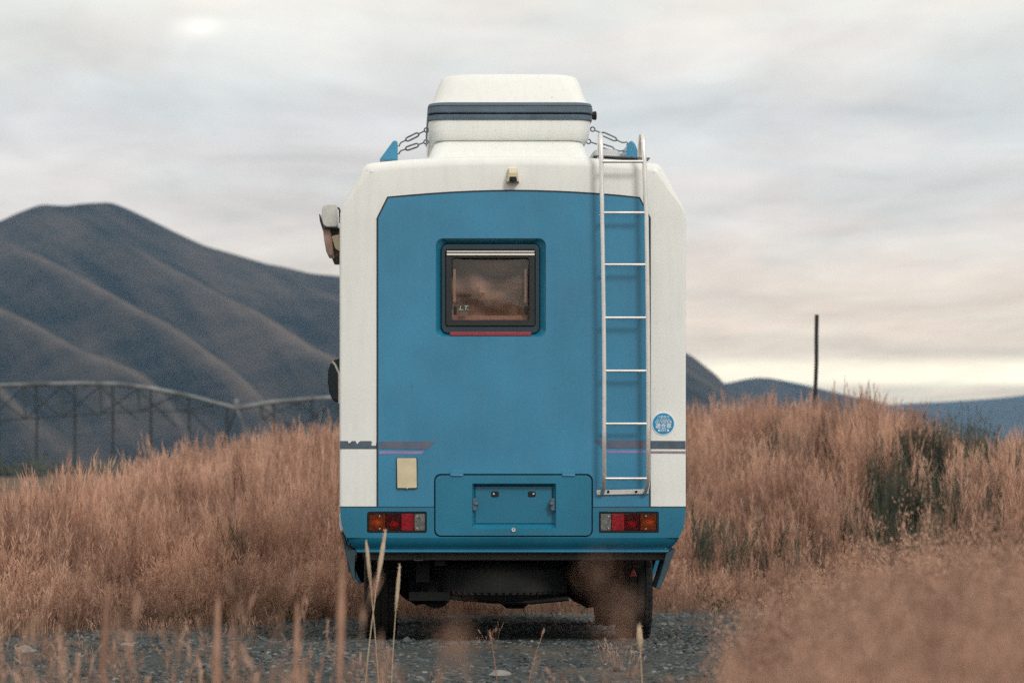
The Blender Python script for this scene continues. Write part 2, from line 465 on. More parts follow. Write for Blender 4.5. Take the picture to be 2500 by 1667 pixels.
xs = spaced(-14, 14, 0.25, 7000); ys = spaced(-18, 36, 0.25, 7000)
EXT = (xs[0], xs[-1], ys[0], ys[-1])
g, *_ = grid_mesh('ground', xs, ys, lambda X, Y: tz(X, Y), ground_material()); tag(g, kind='structure')
g['label'] = 'dry brown earth under the grass field'

# gravel lot: a sheet a few millimetres above the earth
def gravel_mat():
    m = bpy.data.materials.new('gravel'); m.use_nodes = True
    N, L = m.node_tree.nodes, m.node_tree.links; p = N['Principled BSDF']; p.inputs['Roughness'].default_value = 0.9
    p.inputs['Specular IOR Level'].default_value = 0.2
    tc = N.new('ShaderNodeTexCoord')
    v = N.new('ShaderNodeTexVoronoi'); v.inputs['Scale'].default_value = 34; L.new(tc.outputs['Object'], v.inputs[0])
    r = N.new('ShaderNodeValToRGB'); L.new(v.outputs['Color'], r.inputs[0])
    r.color_ramp.elements[0].color = (0.016, 0.024, 0.026, 1); r.color_ramp.elements[1].color = (0.085, 0.094, 0.092, 1)
    n = N.new('ShaderNodeTexNoise'); n.inputs['Scale'].default_value = 0.9; n.inputs['Detail'].default_value = 6; L.new(tc.outputs['Object'], n.inputs[0])
    mr = N.new('ShaderNodeMapRange'); mr.inputs[1].default_value = 0.5; mr.inputs[2].default_value = 0.66; mr.inputs[4].default_value = 0.75; L.new(n.outputs[0], mr.inputs[0])
    x = N.new('ShaderNodeMixRGB'); L.new(mr.outputs[0], x.inputs[0]); L.new(r.outputs[0], x.inputs[1]); x.inputs[2].default_value = (0.14, 0.10, 0.07, 1)
    L.new(x.outputs[0], p.inputs['Base Color'])
    b = N.new('ShaderNodeBump'); b.inputs['Strength'].default_value = 1; b.inputs['Distance'].default_value = 0.02; b.invert = True
    L.new(v.outputs['Distance'], b.inputs['Height']); L.new(b.outputs[0], p.inputs['Normal'])
    return m


def gravel():
    xs = np.arange(-9, 7.01, 0.2); ys = np.arange(-4.6, 8.41, 0.2)
    o, X, Y, Z = grid_mesh('gravel_lot', xs, ys, lambda X, Y: tz(X, Y) + 0.005 + 0.012 * (np.sin(X * 3.1 + Y) * np.sin(Y * 2.7 - X * 1.4) > -9) * (0.5 + 0.5 * np.sin(X * 3.1 + Y) * np.sin(Y * 2.7 - X * 1.4)), gravel_mat())
    bm = bmesh.new(); bm.from_mesh(o.data)
    kill = []
    for f in bm.faces:
        c = f.calc_center_median()
        if c.y < -4.0 + .22 * math.sin(c.x * 2.3) + .18 * math.sin(c.x * 5.1 + 1): kill.append(f); continue
        if c.y > edge(c.x) + 0.25 * math.sin(c.x * 5) + 0.2: kill.append(f)
    bmesh.ops.delete(bm, geom=kill, context='FACES'); bm.to_mesh(o.data); bm.free()
    tag(o, kind='structure'); o['label'] = 'grey gravel parking ground under the camper'


gravel()

# ------------------------------------------------------------------ mountains
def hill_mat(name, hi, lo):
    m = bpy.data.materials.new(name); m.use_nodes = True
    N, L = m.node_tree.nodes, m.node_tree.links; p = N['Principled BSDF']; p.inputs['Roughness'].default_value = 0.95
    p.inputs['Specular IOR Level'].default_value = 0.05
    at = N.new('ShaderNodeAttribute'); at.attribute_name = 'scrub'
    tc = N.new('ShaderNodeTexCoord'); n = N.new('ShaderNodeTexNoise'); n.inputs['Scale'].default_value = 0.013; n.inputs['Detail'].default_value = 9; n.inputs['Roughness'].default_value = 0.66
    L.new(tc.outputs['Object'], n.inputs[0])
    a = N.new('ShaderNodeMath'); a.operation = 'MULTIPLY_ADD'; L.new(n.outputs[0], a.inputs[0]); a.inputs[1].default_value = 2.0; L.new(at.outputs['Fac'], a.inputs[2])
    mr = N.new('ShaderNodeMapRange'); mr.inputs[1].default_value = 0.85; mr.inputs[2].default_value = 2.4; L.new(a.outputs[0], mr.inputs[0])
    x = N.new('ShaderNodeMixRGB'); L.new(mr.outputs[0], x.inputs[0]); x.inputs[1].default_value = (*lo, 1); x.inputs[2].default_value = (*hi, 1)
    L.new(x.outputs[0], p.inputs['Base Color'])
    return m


def fbm(x, y, seed, octs=5):
    """smooth value noise on numpy arrays"""
    rng = np.random.default_rng(seed); tab = rng.random((256, 256)); out = np.zeros_like(x); a = 1.0; tot = 0
    for _ in range(octs):
        xi = np.floor(x).astype(int); yi = np.floor(y).astype(int); fx = x - xi; fy = y - yi
        fx = fx * fx * (3 - 2 * fx); fy = fy * fy * (3 - 2 * fy)
        g = lambda i, j: tab[(i % 256), (j % 256)]
        out += a * ((g(xi, yi) * (1 - fx) + g(xi + 1, yi) * fx) * (1 - fy) + (g(xi, yi + 1) * (1 - fx) + g(xi + 1, yi + 1) * fx) * fy)
        tot += a; a *= 0.5; x = x * 2.03 + 17.1; y = y * 2.03 + 5.3
    return out / tot


TOPZ = []


def mountain(name, sil, dist, near, period, spur_a, slant, m, label, seed, cols=460, rows=150):
    """range whose crest stands at distance dist, follows the skyline points and sends spurs down towards the plain"""
    sx = [p[0] for p in sil]; sy = [p[1] for p in sil]
    A = np.linspace(sx[0], sx[-1], cols); crest = CZ - (np.interp(A, sx, sy) - VY) * dist / F_PX
    k = np.hanning(9); k /= k.sum(); crest = np.convolve(np.pad(crest, 4, mode='edge'), k, 'valid')
    v = np.concatenate([np.linspace(0, 1, rows), 1 + np.linspace(0.03, 1, 24)])
    P_, Vv = np.meshgrid(A, v); D = near + (dist - near) * Vv
    C = np.tile(crest, (len(v), 1))
    prof = np.where(Vv <= 1, Vv ** 1.15, np.clip(1 - 0.97 * (Vv - 1), 0, 1))
    hgt = np.clip(prof * C / max(crest), 0, 1.2)
    s = (P_ - slant * (1 - hgt)) / period + 0.62 * (fbm(P_ / period * .8, hgt * 1.6, seed, 2) - .5) + .30
    f = s - np.floor(s)
    # a spur climbs slowly from the left and drops steeply on its right
    tri = np.where(f < .68, f / .68, (1 - f) / .32); spur = sstep(tri)
    win = sstep(Vv * 3.0) * sstep((1 - Vv) * 2.4) * (Vv <= 1)
    amp = .6 + .8 * fbm(P_ / period * .4 + 9, hgt * 2, seed + 1, 2)
    Z = C * prof + spur_a * amp * (spur - .55) * win + spur_a * .45 * (fbm((P_ - slant * .8 * (1 - hgt)) / 70, hgt * 5, seed + 3, 4) - .5) * win
    Z = np.where(Vv == 0, -.3, Z); Z = np.where(Vv >= 2, -.3, Z)
    X = CX + (P_ - VX) * D / F_PX
    TOPZ.append(float(Z.max()))
    vv = np.stack([X, D - D0, Z], -1).reshape(-1, 3); nx, ny = cols, len(v)
    i = (np.arange(ny - 1)[:, None] * nx + np.arange(nx - 1)).ravel(); fc = np.stack([i, i + 1, i + nx + 1, i + nx], 1)
    me = bpy.data.meshes.new(name); me.from_pydata(vv.tolist(), [], fc.tolist()); me.update(); me.shade_smooth()
    # grass keeps to the spines, scrub to the gullies
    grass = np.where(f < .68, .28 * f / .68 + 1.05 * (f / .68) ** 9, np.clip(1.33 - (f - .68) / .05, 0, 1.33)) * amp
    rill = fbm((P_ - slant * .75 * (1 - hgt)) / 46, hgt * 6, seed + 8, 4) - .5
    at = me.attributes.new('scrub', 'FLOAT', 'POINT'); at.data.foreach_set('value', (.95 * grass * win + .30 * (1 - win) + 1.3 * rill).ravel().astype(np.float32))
    o = link(name, me, m); tag(o, kind='structure'); o['label'] = label
    return o


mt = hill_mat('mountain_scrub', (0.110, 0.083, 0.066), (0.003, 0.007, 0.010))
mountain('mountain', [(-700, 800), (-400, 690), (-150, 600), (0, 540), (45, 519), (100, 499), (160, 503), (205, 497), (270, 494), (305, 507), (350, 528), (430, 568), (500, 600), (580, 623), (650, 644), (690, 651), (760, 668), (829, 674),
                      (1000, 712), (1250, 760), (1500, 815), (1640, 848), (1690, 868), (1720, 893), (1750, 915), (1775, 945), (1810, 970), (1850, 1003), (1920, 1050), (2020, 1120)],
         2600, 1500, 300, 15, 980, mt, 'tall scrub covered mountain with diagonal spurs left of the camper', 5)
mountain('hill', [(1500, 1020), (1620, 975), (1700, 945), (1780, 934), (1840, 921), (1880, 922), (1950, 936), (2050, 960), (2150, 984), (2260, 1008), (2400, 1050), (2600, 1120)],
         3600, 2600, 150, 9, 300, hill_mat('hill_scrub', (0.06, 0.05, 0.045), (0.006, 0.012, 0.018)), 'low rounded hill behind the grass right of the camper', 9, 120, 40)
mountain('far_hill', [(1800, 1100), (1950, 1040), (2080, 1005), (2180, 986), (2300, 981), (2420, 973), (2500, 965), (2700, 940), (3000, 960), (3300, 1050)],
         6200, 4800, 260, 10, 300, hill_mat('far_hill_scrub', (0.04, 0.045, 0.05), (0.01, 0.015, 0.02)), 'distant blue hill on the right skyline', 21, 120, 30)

# evening air: one closed box of even haze round everything
bm = NB(); box(bm, EXT[0] - 60, EXT[1] + 60, EXT[2] - 60, EXT[3] + 60, -1.6, max(TOPZ) + 12)
hz = bpy.data.materials.new('haze'); hz.use_nodes = True; hz.node_tree.nodes.clear()
_o = hz.node_tree.nodes.new('ShaderNodeOutputMaterial'); _v = hz.node_tree.nodes.new('ShaderNodeVolumePrincipled')
_v.inputs['Color'].default_value = (0.42, 0.68, 1.0, 1); _v.inputs['Density'].default_value = 0.00009
hz.node_tree.links.new(_v.outputs[0], _o.inputs['Volume'])
h = obj('haze', bm, hz, None, smooth=0); tag(h, kind='stuff')

# ------------------------------------------------------------------ the camper
VAN = empty('camper_van', (0, 2.2, 0), 'white and blue camper van seen from behind with a rear ladder', 'camper van')
XC = 1252


def mirror(half):
    """half outline from bottom left to the middle of the top, in pixel offsets -> full polyline left..right"""
    L_ = [(XC - a, b) for a, b in half]; return L_ + [(XC + a, b) for a, b in half[::-1][1:]]


SHELL = mirror([(423, 1237), (423, 900), (423, 600), (423, 560), (422.8, 535), (421.5, 519), (414.5, 501), (398, 470), (381, 436), (370, 414), (364, 404), (356, 398.5), (344, 395.5), (327, 393.5), (290, 390), (230, 385.5), (150, 381.5), (70, 379.5), (0, 379)])
shell = pts(SHELL)


def inset(poly, fr):
    out = []
    n = len(poly)
    for i, (x, z) in enumerate(poly):
        a = poly[max(i - 1, 0)]; b = poly[min(i + 1, n - 1)]
        tx, tz_ = b[0] - a[0], b[1] - a[1]; l = math.hypot(tx, tz_)
        nx, nz = tz_ / l, -tx / l      # points inward for a left-up-right path
        r = fr(x, z)
        if i in (0, n - 1): nz = 0
        out.append((x + nx * r, z + nz * r))
    return out


def shell_r(x, z): return 0.016 + 0.045 * max(0, min(1, (z - 2.55) / 0.22))


LEN = 4.25
bm = NB(); rings = []
for th in (0, 18, 36, 54, 72, 90):
    a = R(th)
    ins = inset(shell, lambda x, z: shell_r(x, z) * (1 - math.sin(a)))
    rings.append([(p[0], shell_r(*q) * (1 - math.cos(a)), p[1]) for p, q in zip(ins, shell)])
rings.append([(x, LEN - 0.25, z) for x, z in shell]); rings.append([(x * 0.97, LEN, z - 0.05 * (z > 2)) for x, z in shell])
loft(bm, rings, cap=False, closed=False)
PANEL_TOP = [(922, 533), (947, 482.5)] + [(947 + (1561 - 947) * k / 12, 466.3 + 17 * abs(k / 6 - 1) ** 1.9) for k in range(1, 12)] + [(1561, 483.5), (1586, 532)]
front_ring = inset(shell, lambda x, z: shell_r(x, z))
inner = pts([(1586, 1237)] + PANEL_TOP[::-1] + [(922, 1237)])
vs = [bm.verts.new((x, 0, z)) for x, z in front_ring + inner]
ed = [bm.edges.new((vs[i], vs[(i + 1) % len(vs)])) for i in range(len(vs))]
bmesh.ops.triangle_fill(bm, use_beauty=True, edges=ed)
bmesh.ops.remove_doubles(bm, verts=bm.verts, dist=0.0005)
# front bulkhead
fw = [bm.verts.new((x * 0.97, LEN, z - 0.05 * (z > 2))) for x, z in shell]; bm.faces.new(fw)
obj('body_shell', bm, M['white'], VAN, smooth=50)

bm = NB()
tube(bm, [V3(a, b, -0.001) for a, b in [(922, 1236)] + PANEL_TOP + [(1586, 1236)]], 0.0068, 6)
obj('panel_seal', bm, M['seam'], VAN)

# hatch cut-out shared by panel and skirt
HL, HR, HT, HB = 1063, 1444, 1160, 1307
g_ = 3.2


def arc(cx, cy, r, a0, a1, n=5): return [(cx + r * math.cos(R(a0 + (a1 - a0) * k / n)), cy - r * math.sin(R(a0 + (a1 - a0) * k / n))) for k in range(n + 1)]


notch_top = [(HR + g_, 1237)] + arc(HR + g_ - 16, HT - g_ + 16, 16, 0, 90) + arc(HL - g_ + 16, HT - g_ + 16, 16, 90, 180) + [(HL - g_, 1237)]
panel = pts([(922, 1237)] + PANEL_TOP + [(1586, 1237)] + notch_top)
bm = NB(); prism(bm, panel, -0.006, 0.012, [prect(1064.5, 1332, 583, 822, 17)])
PAN = obj('rear_panel', bm, M['blue'], VAN, smooth=30, bevel=0.0025)

# ---- skirt (lower blue body)
SK = [(1237.8, 421.5, -.006), (1262, 420.5, -.006), (1280, 418, -.006), (1296, 413, -.006), (1312, 405.5, -.006)]
SK2 = [(1312, 405.5, -.006), (1320, 400.8, .000), (1328, 395.2, .012), (1335, 389.5, .028), (1340.5, 385, .043), (1342, 384, .040), (1343.6, 382.5, .030), (1347, 381.5, .029), (1349, 380, .034), (1350.5, 378, .05), (1350.5, 376, .12)]
left = [(XC - w, y) for y, w, _ in SK]; right = [(XC + w, y) for y, w, _ in SK]
notch_bot = [(HL - g_, 1237.8)] + arc(HL - g_ + 16, HB + g_ - 16, 16, 180, 270) + arc(HR + g_ - 16, HB + g_ - 16, 16, 270, 360) + [(HR + g_, 1237.8)]
sk_poly = pts(left[::-1] + notch_bot + right)
bm = NB()
prism(bm, sk_poly, -0.006, 0.012, [prect(896, 1042, 1248, 1300, 4), prect(2 * XC - 1042, 2 * XC - 896, 1248, 1300, 4)])
rings = []
for y, w, Y in SK2:
    ring = []
    for k in range(25):
        t = -1 + 2 * k / 24; x, z = W(XC + w * t, y); ring.append((x, Y + 0.02 * max(0, abs(t) - 0.9) ** 1.2 * 10, z))
    rings.append(ring)
loft(bm, rings, cap=False, closed=False)
for sgn in (-1, 1):
    rr = [[(W(XC + sgn * w, y)[0], Y, W(XC + sgn * w, y)[1]) for Y in (ys_, 0.06, 0.42)] for y, w, ys_ in SK + [(y, w, Y) for y, w, Y in SK2[1:5]]]
    loft(bm, rr, cap=False, closed=False)
bmesh.ops.remove_doubles(bm, verts=bm.verts, dist=0.0008)
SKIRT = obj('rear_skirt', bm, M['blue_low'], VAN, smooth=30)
bm = NB()
tube(bm, [V3(XC - 422, 1237.3, -.0035), V3(HL - 3, 1237.3, -.0035)], 0.0042, 6); obj('skirt_seam', bm, M['seam'], SKIRT); bm = NB(); tube(bm, [V3(HR + 3, 1237.3, -.0035), V3(XC + 422, 1237.3, -.0035)], 0.0042, 6)
obj('skirt_seam', bm, M['seam'], SKIRT)

# side skirts ahead of the wheels, flaps under the rear corners
for sgn in (-1, 1):
    sec = [(1.0, .80), (1.0, .56), (.985, .47), (.955, .385), (.915, .30), (.895, .305), (.935, .39), (.96, .47), (.972, .56), (.972, .80)]
    bm = NB(); loft(bm, [[(sgn * x, y, z) for x, z in sec] for y in (1.42, 3.1)])
    obj('side_skirt', bm, M['blue_low'], VAN)
for pl in ([(1648, 1338), (1645, 1349), (1638, 1369), (1626, 1402), (1611, 1437), (1601, 1435), (1612, 1402), (1621, 1372), (1626, 1348)],
           [(838, 1326), (846, 1360), (856, 1394), (862, 1417), (868, 1414), (865, 1390), (868, 1356), (874, 1347)]):
    bm = NB(); prism(bm, pts(pl, 0.06), 0.05, 0.36); obj('corner_flap', bm, M['flap'], VAN, bevel=0.004)
# small side marker pieces on the left edge of the skirt
bm = NB(); prism(bm, pts([(828, 1254), (832, 1252), (838, 1290), (832, 1296), (828, 1280)], 0.25), 0.22, 0.5); obj('side_marker', bm, M['steel'], VAN)
bm = NB(); prism(bm, pts([(832, 1300), (837, 1298), (851, 1345), (856, 1396), (851, 1400), (845, 1352)], 0.3), 0.3, 0.5); obj('arch_trim', bm, M['zinc'], VAN)

# ---- rear window
WIN = None
bm = NB()
ro = rrect(1064.5, 1332, 583, 822, 17); ri = rrect(1076, 1319, 594, 815, 17)
loft(bm, [[(W(a, b)[0], -.0055, W(a, b)[1]) for a, b in ro], [(W(a, b)[0], .002, W(a, b)[1]) for a, b in rrect(1067, 1329.5, 585.5, 819.5, 16)], [(W(a, b)[0], .030, W(a, b)[1]) for a, b in ri], [(W(a, b)[0], .06, W(a, b)[1]) for a, b in ri]], cap=False)
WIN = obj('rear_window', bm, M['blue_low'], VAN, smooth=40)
bm = NB(); prism(bm, prect(1077, 1318, 595, 814, 16), .020, .05, [prect(1089, 1306, 610, 795, 5)]); obj('gasket', bm, M['gasket'], WIN, bevel=0.006)
bm = NB(); prism(bm, prect(1089.3, 1305.7, 610.3, 794.7, 5), .012, .05, [prect(1103, 1293, 629, 781, 7)]); obj('window_frame', bm, M['black_frame'], WIN, bevel=0.006)
# bowed pane
bm = NB(); x0, zt_ = W(1103, 629); x1, zb_ = W(1293, 781)
rr = []
for j in range(9):
    v_ = j / 8; rr.append([(x0 + (x1 - x0) * i / 12, 0.036 - 0.014 * (1 - (2 * i / 12 - 1) ** 4) * (1 - (2 * v_ - 1) ** 4), zt_ + (zb_ - zt_) * v_) for i in range(13)])
loft(bm, rr, cap=False, closed=False); obj('pane', bm, M['pane'], WIN)
bm = NB(); rr = []
for j in range(12):
    v_ = j / 11; rr.append([(x0 - .02 + (x1 - x0 + .04) * i / 16, 0.13 + 0.035 * math.sin(v_ * 9 + 1.2 * math.sin(i * .5)) + .02 * math.sin(i * .8), zt_ + .02 + (zb_ - zt_ - .04) * v_) for i in range(17)])
loft(bm, rr, cap=False, closed=False); obj('inner_blind', bm, M['blind'], WIN)
for a, b in ((612.5, 615.2), (618.6, 623.2)):
    bm = NB(); prism(bm, prect(1091, 1305, a, b, .8), .002, .02); obj('top_rail', bm, M['chrome'], WIN)
bm = NB(); prism(bm, prect(1091, 1305, 615.2, 618.6, .5), .006, .02); obj('rail_groove', bm, M['trim_brown'], WIN)
for a, b in ((1107, 1113), (1281.5, 1287.5)):
    bm = NB(); prism(bm, prect(a, b, 655, 737, 2), .052, .058); obj('inner_trim', bm, M['pink_trim'], WIN)
    bm = NB(); prism(bm, prect(a + .5, b + 2, 746, 768, 3.5), .019, .03); obj('latch', bm, M['black_plastic'], WIN, bevel=.003)
bm = NB(); prism(bm, prect(1110, 1287, 769, 779.5, 3), .052, .058); obj('bottom_trim', bm, M['pink_trim'], WIN)
bm = NB(); prism(bm, prect(1098, 1297, 810, 820, 4.5), -.004, .03); obj('brake_light', bm, M['red_light'], WIN, bevel=.004)


def text_bm(body, size, cx, cz, y, width=None, shear=0.0, bold=0.0, outline=False):
    cu = bpy.data.curves.new('lettering', 'FONT'); cu.body = body; cu.size = size; cu.align_x = 'CENTER'; cu.align_y = 'CENTER'
    cu.offset = bold; cu.shear = shear; cu.resolution_u = 3; cu.extrude = 0.0006
    to = bpy.data.objects.new('lettering', cu); COL.objects.link(to)
    me = to.to_mesh(); b = bmesh.new()
    if me is None or len(me.vertices) == 0:
        dg = bpy.context.evaluated_depsgraph_get(); me = to.evaluated_get(dg).to_mesh()
    b.from_mesh(me); bpy.data.objects.remove(to)
    if len(b.verts):
        xs_ = [v.co.x for v in b.verts]; ys_ = [v.co.y for v in b.verts]
        mx_, my_ = (min(xs_) + max(xs_)) / 2, (min(ys_) + max(ys_)) / 2
        k = width / (max(xs_) - min(xs_)) if width else 1
        for v in b.verts: v.co = Vector((cx + (v.co.x - mx_) * k, y - v.co.z, cz + (v.co.y - my_) * (k if width else 1)))
    return b


def join(dst, src):
    me = bpy.data.meshes.new('tmp'); src.to_mesh(me); src.free(); dst.from_mesh(me); bpy.data.meshes.remove(me)


s0 = D0 / F_PX
tx_, tz2 = W(1133, 751)
obj('window_lettering', text_bm('L.T.', .03, tx_, tz2, .0195, 22 * s0, 0.25), M['teal_print'], WIN, smooth=0)
bm = NB(); prism(bm, prect(1124, 1143, 760, 770, 1.5), .0196, .0206); obj('window_label', bm, M['trim_brown'], WIN)

# ---- service hatch
bm = NB()
prism(bm, prect(HL, HR, HT, HB, 14), -.008, .012, [prect(1153, 1357, 1180, 1290, 3)])
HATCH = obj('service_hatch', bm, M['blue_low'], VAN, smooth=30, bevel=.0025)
bm = NB(); prism(bm, prect(HL - 6, HR + 6, HT - 6, HB + 6, 16), .0125, .016, [prect(1150, 1360, 1177, 1293, 3)]); obj('hatch_gap', bm, M['seam'], HATCH)
bm = NB()
ro = rrect(1153, 1357, 1180, 1290, 3); ri = rrect(1163, 1347, 1190, 1281, 2)
loft(bm, [[(W(a, b)[0], -.0075, W(a, b)[1]) for a, b in ro], [(W(a, b)[0], .048, W(a, b)[1]) for a, b in rrect(1161, 1348, 1187, 1276, 2)]], cap=False)
rv = [bm.verts.new((W(a, b)[0], .034, W(a, b)[1])) for a, b in rrect(1161, 1348, 1187, 1277, 2)]; bm.faces.new(rv)
bmesh.ops.remove_doubles(bm, verts=bm.verts, dist=1e-5)
obj('plate_recess', bm, M['blue_low'], HATCH, smooth=25)
for cxp in (1115, 1388):
    bm = NB(); prism(bm, prect(cxp - 16, cxp + 16, 1148, 1163, 2), -.0105, -.006); tube(bm, [V3(cxp - 15, 1160.5, -.012), V3(cxp + 15, 1160.5, -.012)], .0042, 8)
    obj('hinge', bm, M['blue'], HATCH, bevel=.001)
for cxp, s_ in ((1209, -1), (1299, 1)):
    bm = NB(); prism(bm, prect(cxp - 9.5, cxp + 9.5, 1199, 1213, 4), .030, .049)
    br = obj('plate_bracket', bm, M['black_plastic'], HATCH, bevel=.003)
    c = V3(cxp + s_ * 3.5, 1205, .03); bm = NB(); lathe(bm, [(-.004, 0), (-.004, .005), (0, .007)], c, 'Y', 10); obj('screw', bm, M['steel'], br)
for cxp, s_ in ((1158.5, 1), (1349.5, -1)):
    bm = NB(); prism(bm, prect(cxp - 5, cxp + 5, 1216, 1247, 4), -.004, .02)
    lp = obj('plate_lamp', bm, M['band'], HATCH, bevel=.004)
    bm = NB(); c = V3(cxp + s_ * 3, 1230, .004); lathe(bm, [(-.016, 0), (-.013, .008), (-.006, .0135), (.004, .016)], c, 'Y', 14); obj('lamp_lens', bm, M['band'], lp)
c = V3(1253.5, 1292.5, -.008); bm = NB(); lathe(bm, [(-.004, 0), (-.004, .008), (-.007, .0085), (-.007, .0115), (0, .0125)], c, 'Y', 18)
lk = obj('lock', bm, M['steel'], HATCH)
bm = NB(); prism(bm, prect(1252.7, 1254.3, 1290.5, 1295, .6), -.0125, -.0119); obj('keyhole', bm, M['black_plastic'], lk)
bm = NB()
prism(bm, pts([(1208, 1264), (1300, 1265.5), (1301, 1269.5), (1212, 1269)]), .0465, .0485)
for k in range(16):
    xx = 1222 + k * 5.6 + random.uniform(-1.5, 1.5); yy = 1217 + random.uniform(-2, 2)
    prism(bm, pts([(xx, yy), (xx + random.uniform(1.5, 4.5), yy + random.uniform(-.6, .6)), (xx + 3, yy + random.uniform(1, 3)), (xx + .4, yy + 1.5)]), .047, .0485)
for k in range(14):
    side = 1196 if k % 2 else 1312; xx = side + random.uniform(-8, 8); yy = 1240 + random.uniform(-4, 26)
    prism(bm, pts([(xx, yy), (xx + 1.6, yy + random.uniform(1, 4)), (xx + .4, yy + 5)]), .047, .0485)
obj('plate_scuffs', bm, M['faint_scratch'], HATCH, smooth=0)

# ---- tail lights
s0 = D0 / F_PX
def tail_light(mirror_):
    f = (lambda x: 2 * XC - x) if mirror_ else (lambda x: x)
    bm = NB(); prism(bm, prect(f(896.5), f(1041.5), 1248.5, 1299.5, 4), -.001, .03, [prect(f(901), f(1038), 1253.5, 1295, 2)])
    ro = obj('tail_light', bm, M['black_plastic'], VAN, bevel=.002)
    bm = NB(); prism(bm, prect(f(900), f(1039), 1252, 1296, 2), .022, .028); obj('housing', bm, M['black_plastic'], ro)
    for nm, a, b, m in (('amber_lens', 901.5, 941, 'amber_lens'), ('brake_lens', 942, 979, 'dark_red_lens'), ('reflector', 979.6, 1010.5, 'red_lens'), ('reversing_lens', 1012, 1037.5, 'clear_lens')):
        bm = NB(); prism(bm, prect(f(a), f(b), 1254, 1294.5, 1.5), -.004, .02)
        # vertical flutes moulded in the lens
        n = int(abs(b - a) / 2.6)
        ln = obj(nm, bm, M[m], ro, bevel=.002)
        bm = NB()
        for k in range(n):
            xx = a + (b - a) * (k + .5) / n; p0 = V3(f(xx), 1256.5, -.0035); p1 = V3(f(xx), 1292, -.0035); tube(bm, [p0, p1], .0022, 5)
        obj('lens_flutes', bm, M[m], ln)
    for bx, by, bw in ((919, 1277, 13), (962, 1281, 13), (1025, 1277, 6)):
        bm = NB(); lathe(bm, [(-.010, 0), (-.008, bw * .45 * s0), (0, bw * .8 * s0), (.012, bw * s0)], V3(f(bx), by, .010), 'Y', 14)
        for v in bm.verts: v.co.z = V3(0, by)[2] + (v.co.z - V3(0, by)[2]) * .75
        obj('bulb', bm, M['bulb_mirror'], ro)
    for xx, yy in ((927, 1259), (927, 1290), (1018.5, 1260), (1018.5, 1289)):
        bm = NB(); lathe(bm, [(-.003, 0), (-.003, .0035), (.002, .0045)], V3(f(xx), yy, -.006), 'Y', 8); obj('screw', bm, M['steel'], ro)


tail_light(False); tail_light(True)

# ---- stripes
def decal(name, poly, m, y=-.0015, parent=None, t=.0035):
    bm = NB(); prism(bm, pts(poly), y - .0012, y + t); return obj(name, bm, m, parent or VAN, smooth=0)


decal('stripe', [(829.6, 1076), (849, 1076), (851, 1080), (848.5, 1082), (856, 1080), (857, 1077.5), (860, 1076.3), (868, 1076), (871, 1082), (872.5, 1083.5), (876, 1078.5), (880, 1076), (906, 1076), (908.5, 1079), (906.5, 1085), (909, 1087.5), (918, 1087), (918.5, 1080), (920, 1079.5), (920, 1095.7), (829.6, 1095.7)], M['stripe'], y=0.0)['label'] = 'torn slate stripe with a ragged upper edge'
decal('stripe', [(1588.5, 1075.5), (1673.5, 1076), (1673.5, 1096), (1588.5, 1095.5)], M['stripe'], y=0.0)
decal('thin_stripe', [(1588.5, 1100.5), (1673.5, 1100.8), (1673.5, 1107), (1588.5, 1106.6)], M['mauve'], y=0.0)
decal('stripe', [(926, 1077), (1063, 1077), (1042, 1097), (926, 1095)], M['stripe_blue'], -.0065, t=.003)
decal('thin_stripe', [(926, 1101), (1036, 1101), (1029, 1108), (926, 1108)], M['lilac'], -.0065, t=.003)
decal('stripe', [(1450, 1074), (1583.5, 1074.5), (1583.5, 1094), (1471, 1094)], M['stripe_blue'], -.0065, t=.003)
decal('thin_stripe', [(1477, 1099), (1583.5, 1099.4), (1583.5, 1106), (1484, 1106)], M['lilac'], -.0065, t=.003)

# ---- cream cover
bm = NB(); prism(bm, pts([(969, 1119), (971, 1118), (1015, 1118), (1016.5, 1119), (1017.5, 1189.5), (1016, 1190.8), (997, 1191), (994, 1193.5), (991, 1191), (971, 1191), (970, 1190)]), -.022, -.004)
obj('inlet_cover', bm, M['cream'], VAN, bevel=.003)
bm = NB(); prism(bm, prect(967.5, 1019, 1116.5, 1192.5, 2), -.010, -.004); obj('inlet_base', bm, M['seam'], VAN)

# ---- round sticker
bm = NB(); lathe(bm, [(-.003, 0), (-.003, 28.2 * s0), (.003, 28.4 * s0)], V3(1619.5, 1034, 0), 'Y', 40); STK = obj('round_sticker', bm, M['sticker_white'], VAN)
bm = NB(); lathe(bm, [(-.0006, 0), (-.0006, 26 * s0), (.0004, 26 * s0)], V3(1619.5, 1034, -.0031), 'Y', 40); obj('sticker_disc', bm, M['sticker_blue'], STK)
bm = NB()
for s_, w_, y_, bold in (('八都県市', 30, 1017.5, .0), ('粒子状物質', 34, 1025.3, 0), ('減少装置装着', 41, 1029.8, 0), ('適合車', 39, 1039.3, .012), ('・・・', 8, 1009.5, 0)):
    x_, z_ = W(1619.5, y_); join(bm, text_bm(s_, .03, x_, z_, -.0045, w_ * s0, 0, bold * .03))
prism(bm, prect(1606.5, 1633, 1047.5, 1053, 2.5), -.0052, -.0034)
obj('sticker_print', bm, M['sticker_white'], STK, smooth=0)
x_, z_ = W(1619.7, 1050.2); obj('sticker_small_print', text_bm('適合装置', .03, x_, z_, -.0058, 19 * s0), M['sticker_blue'], STK, smooth=0)

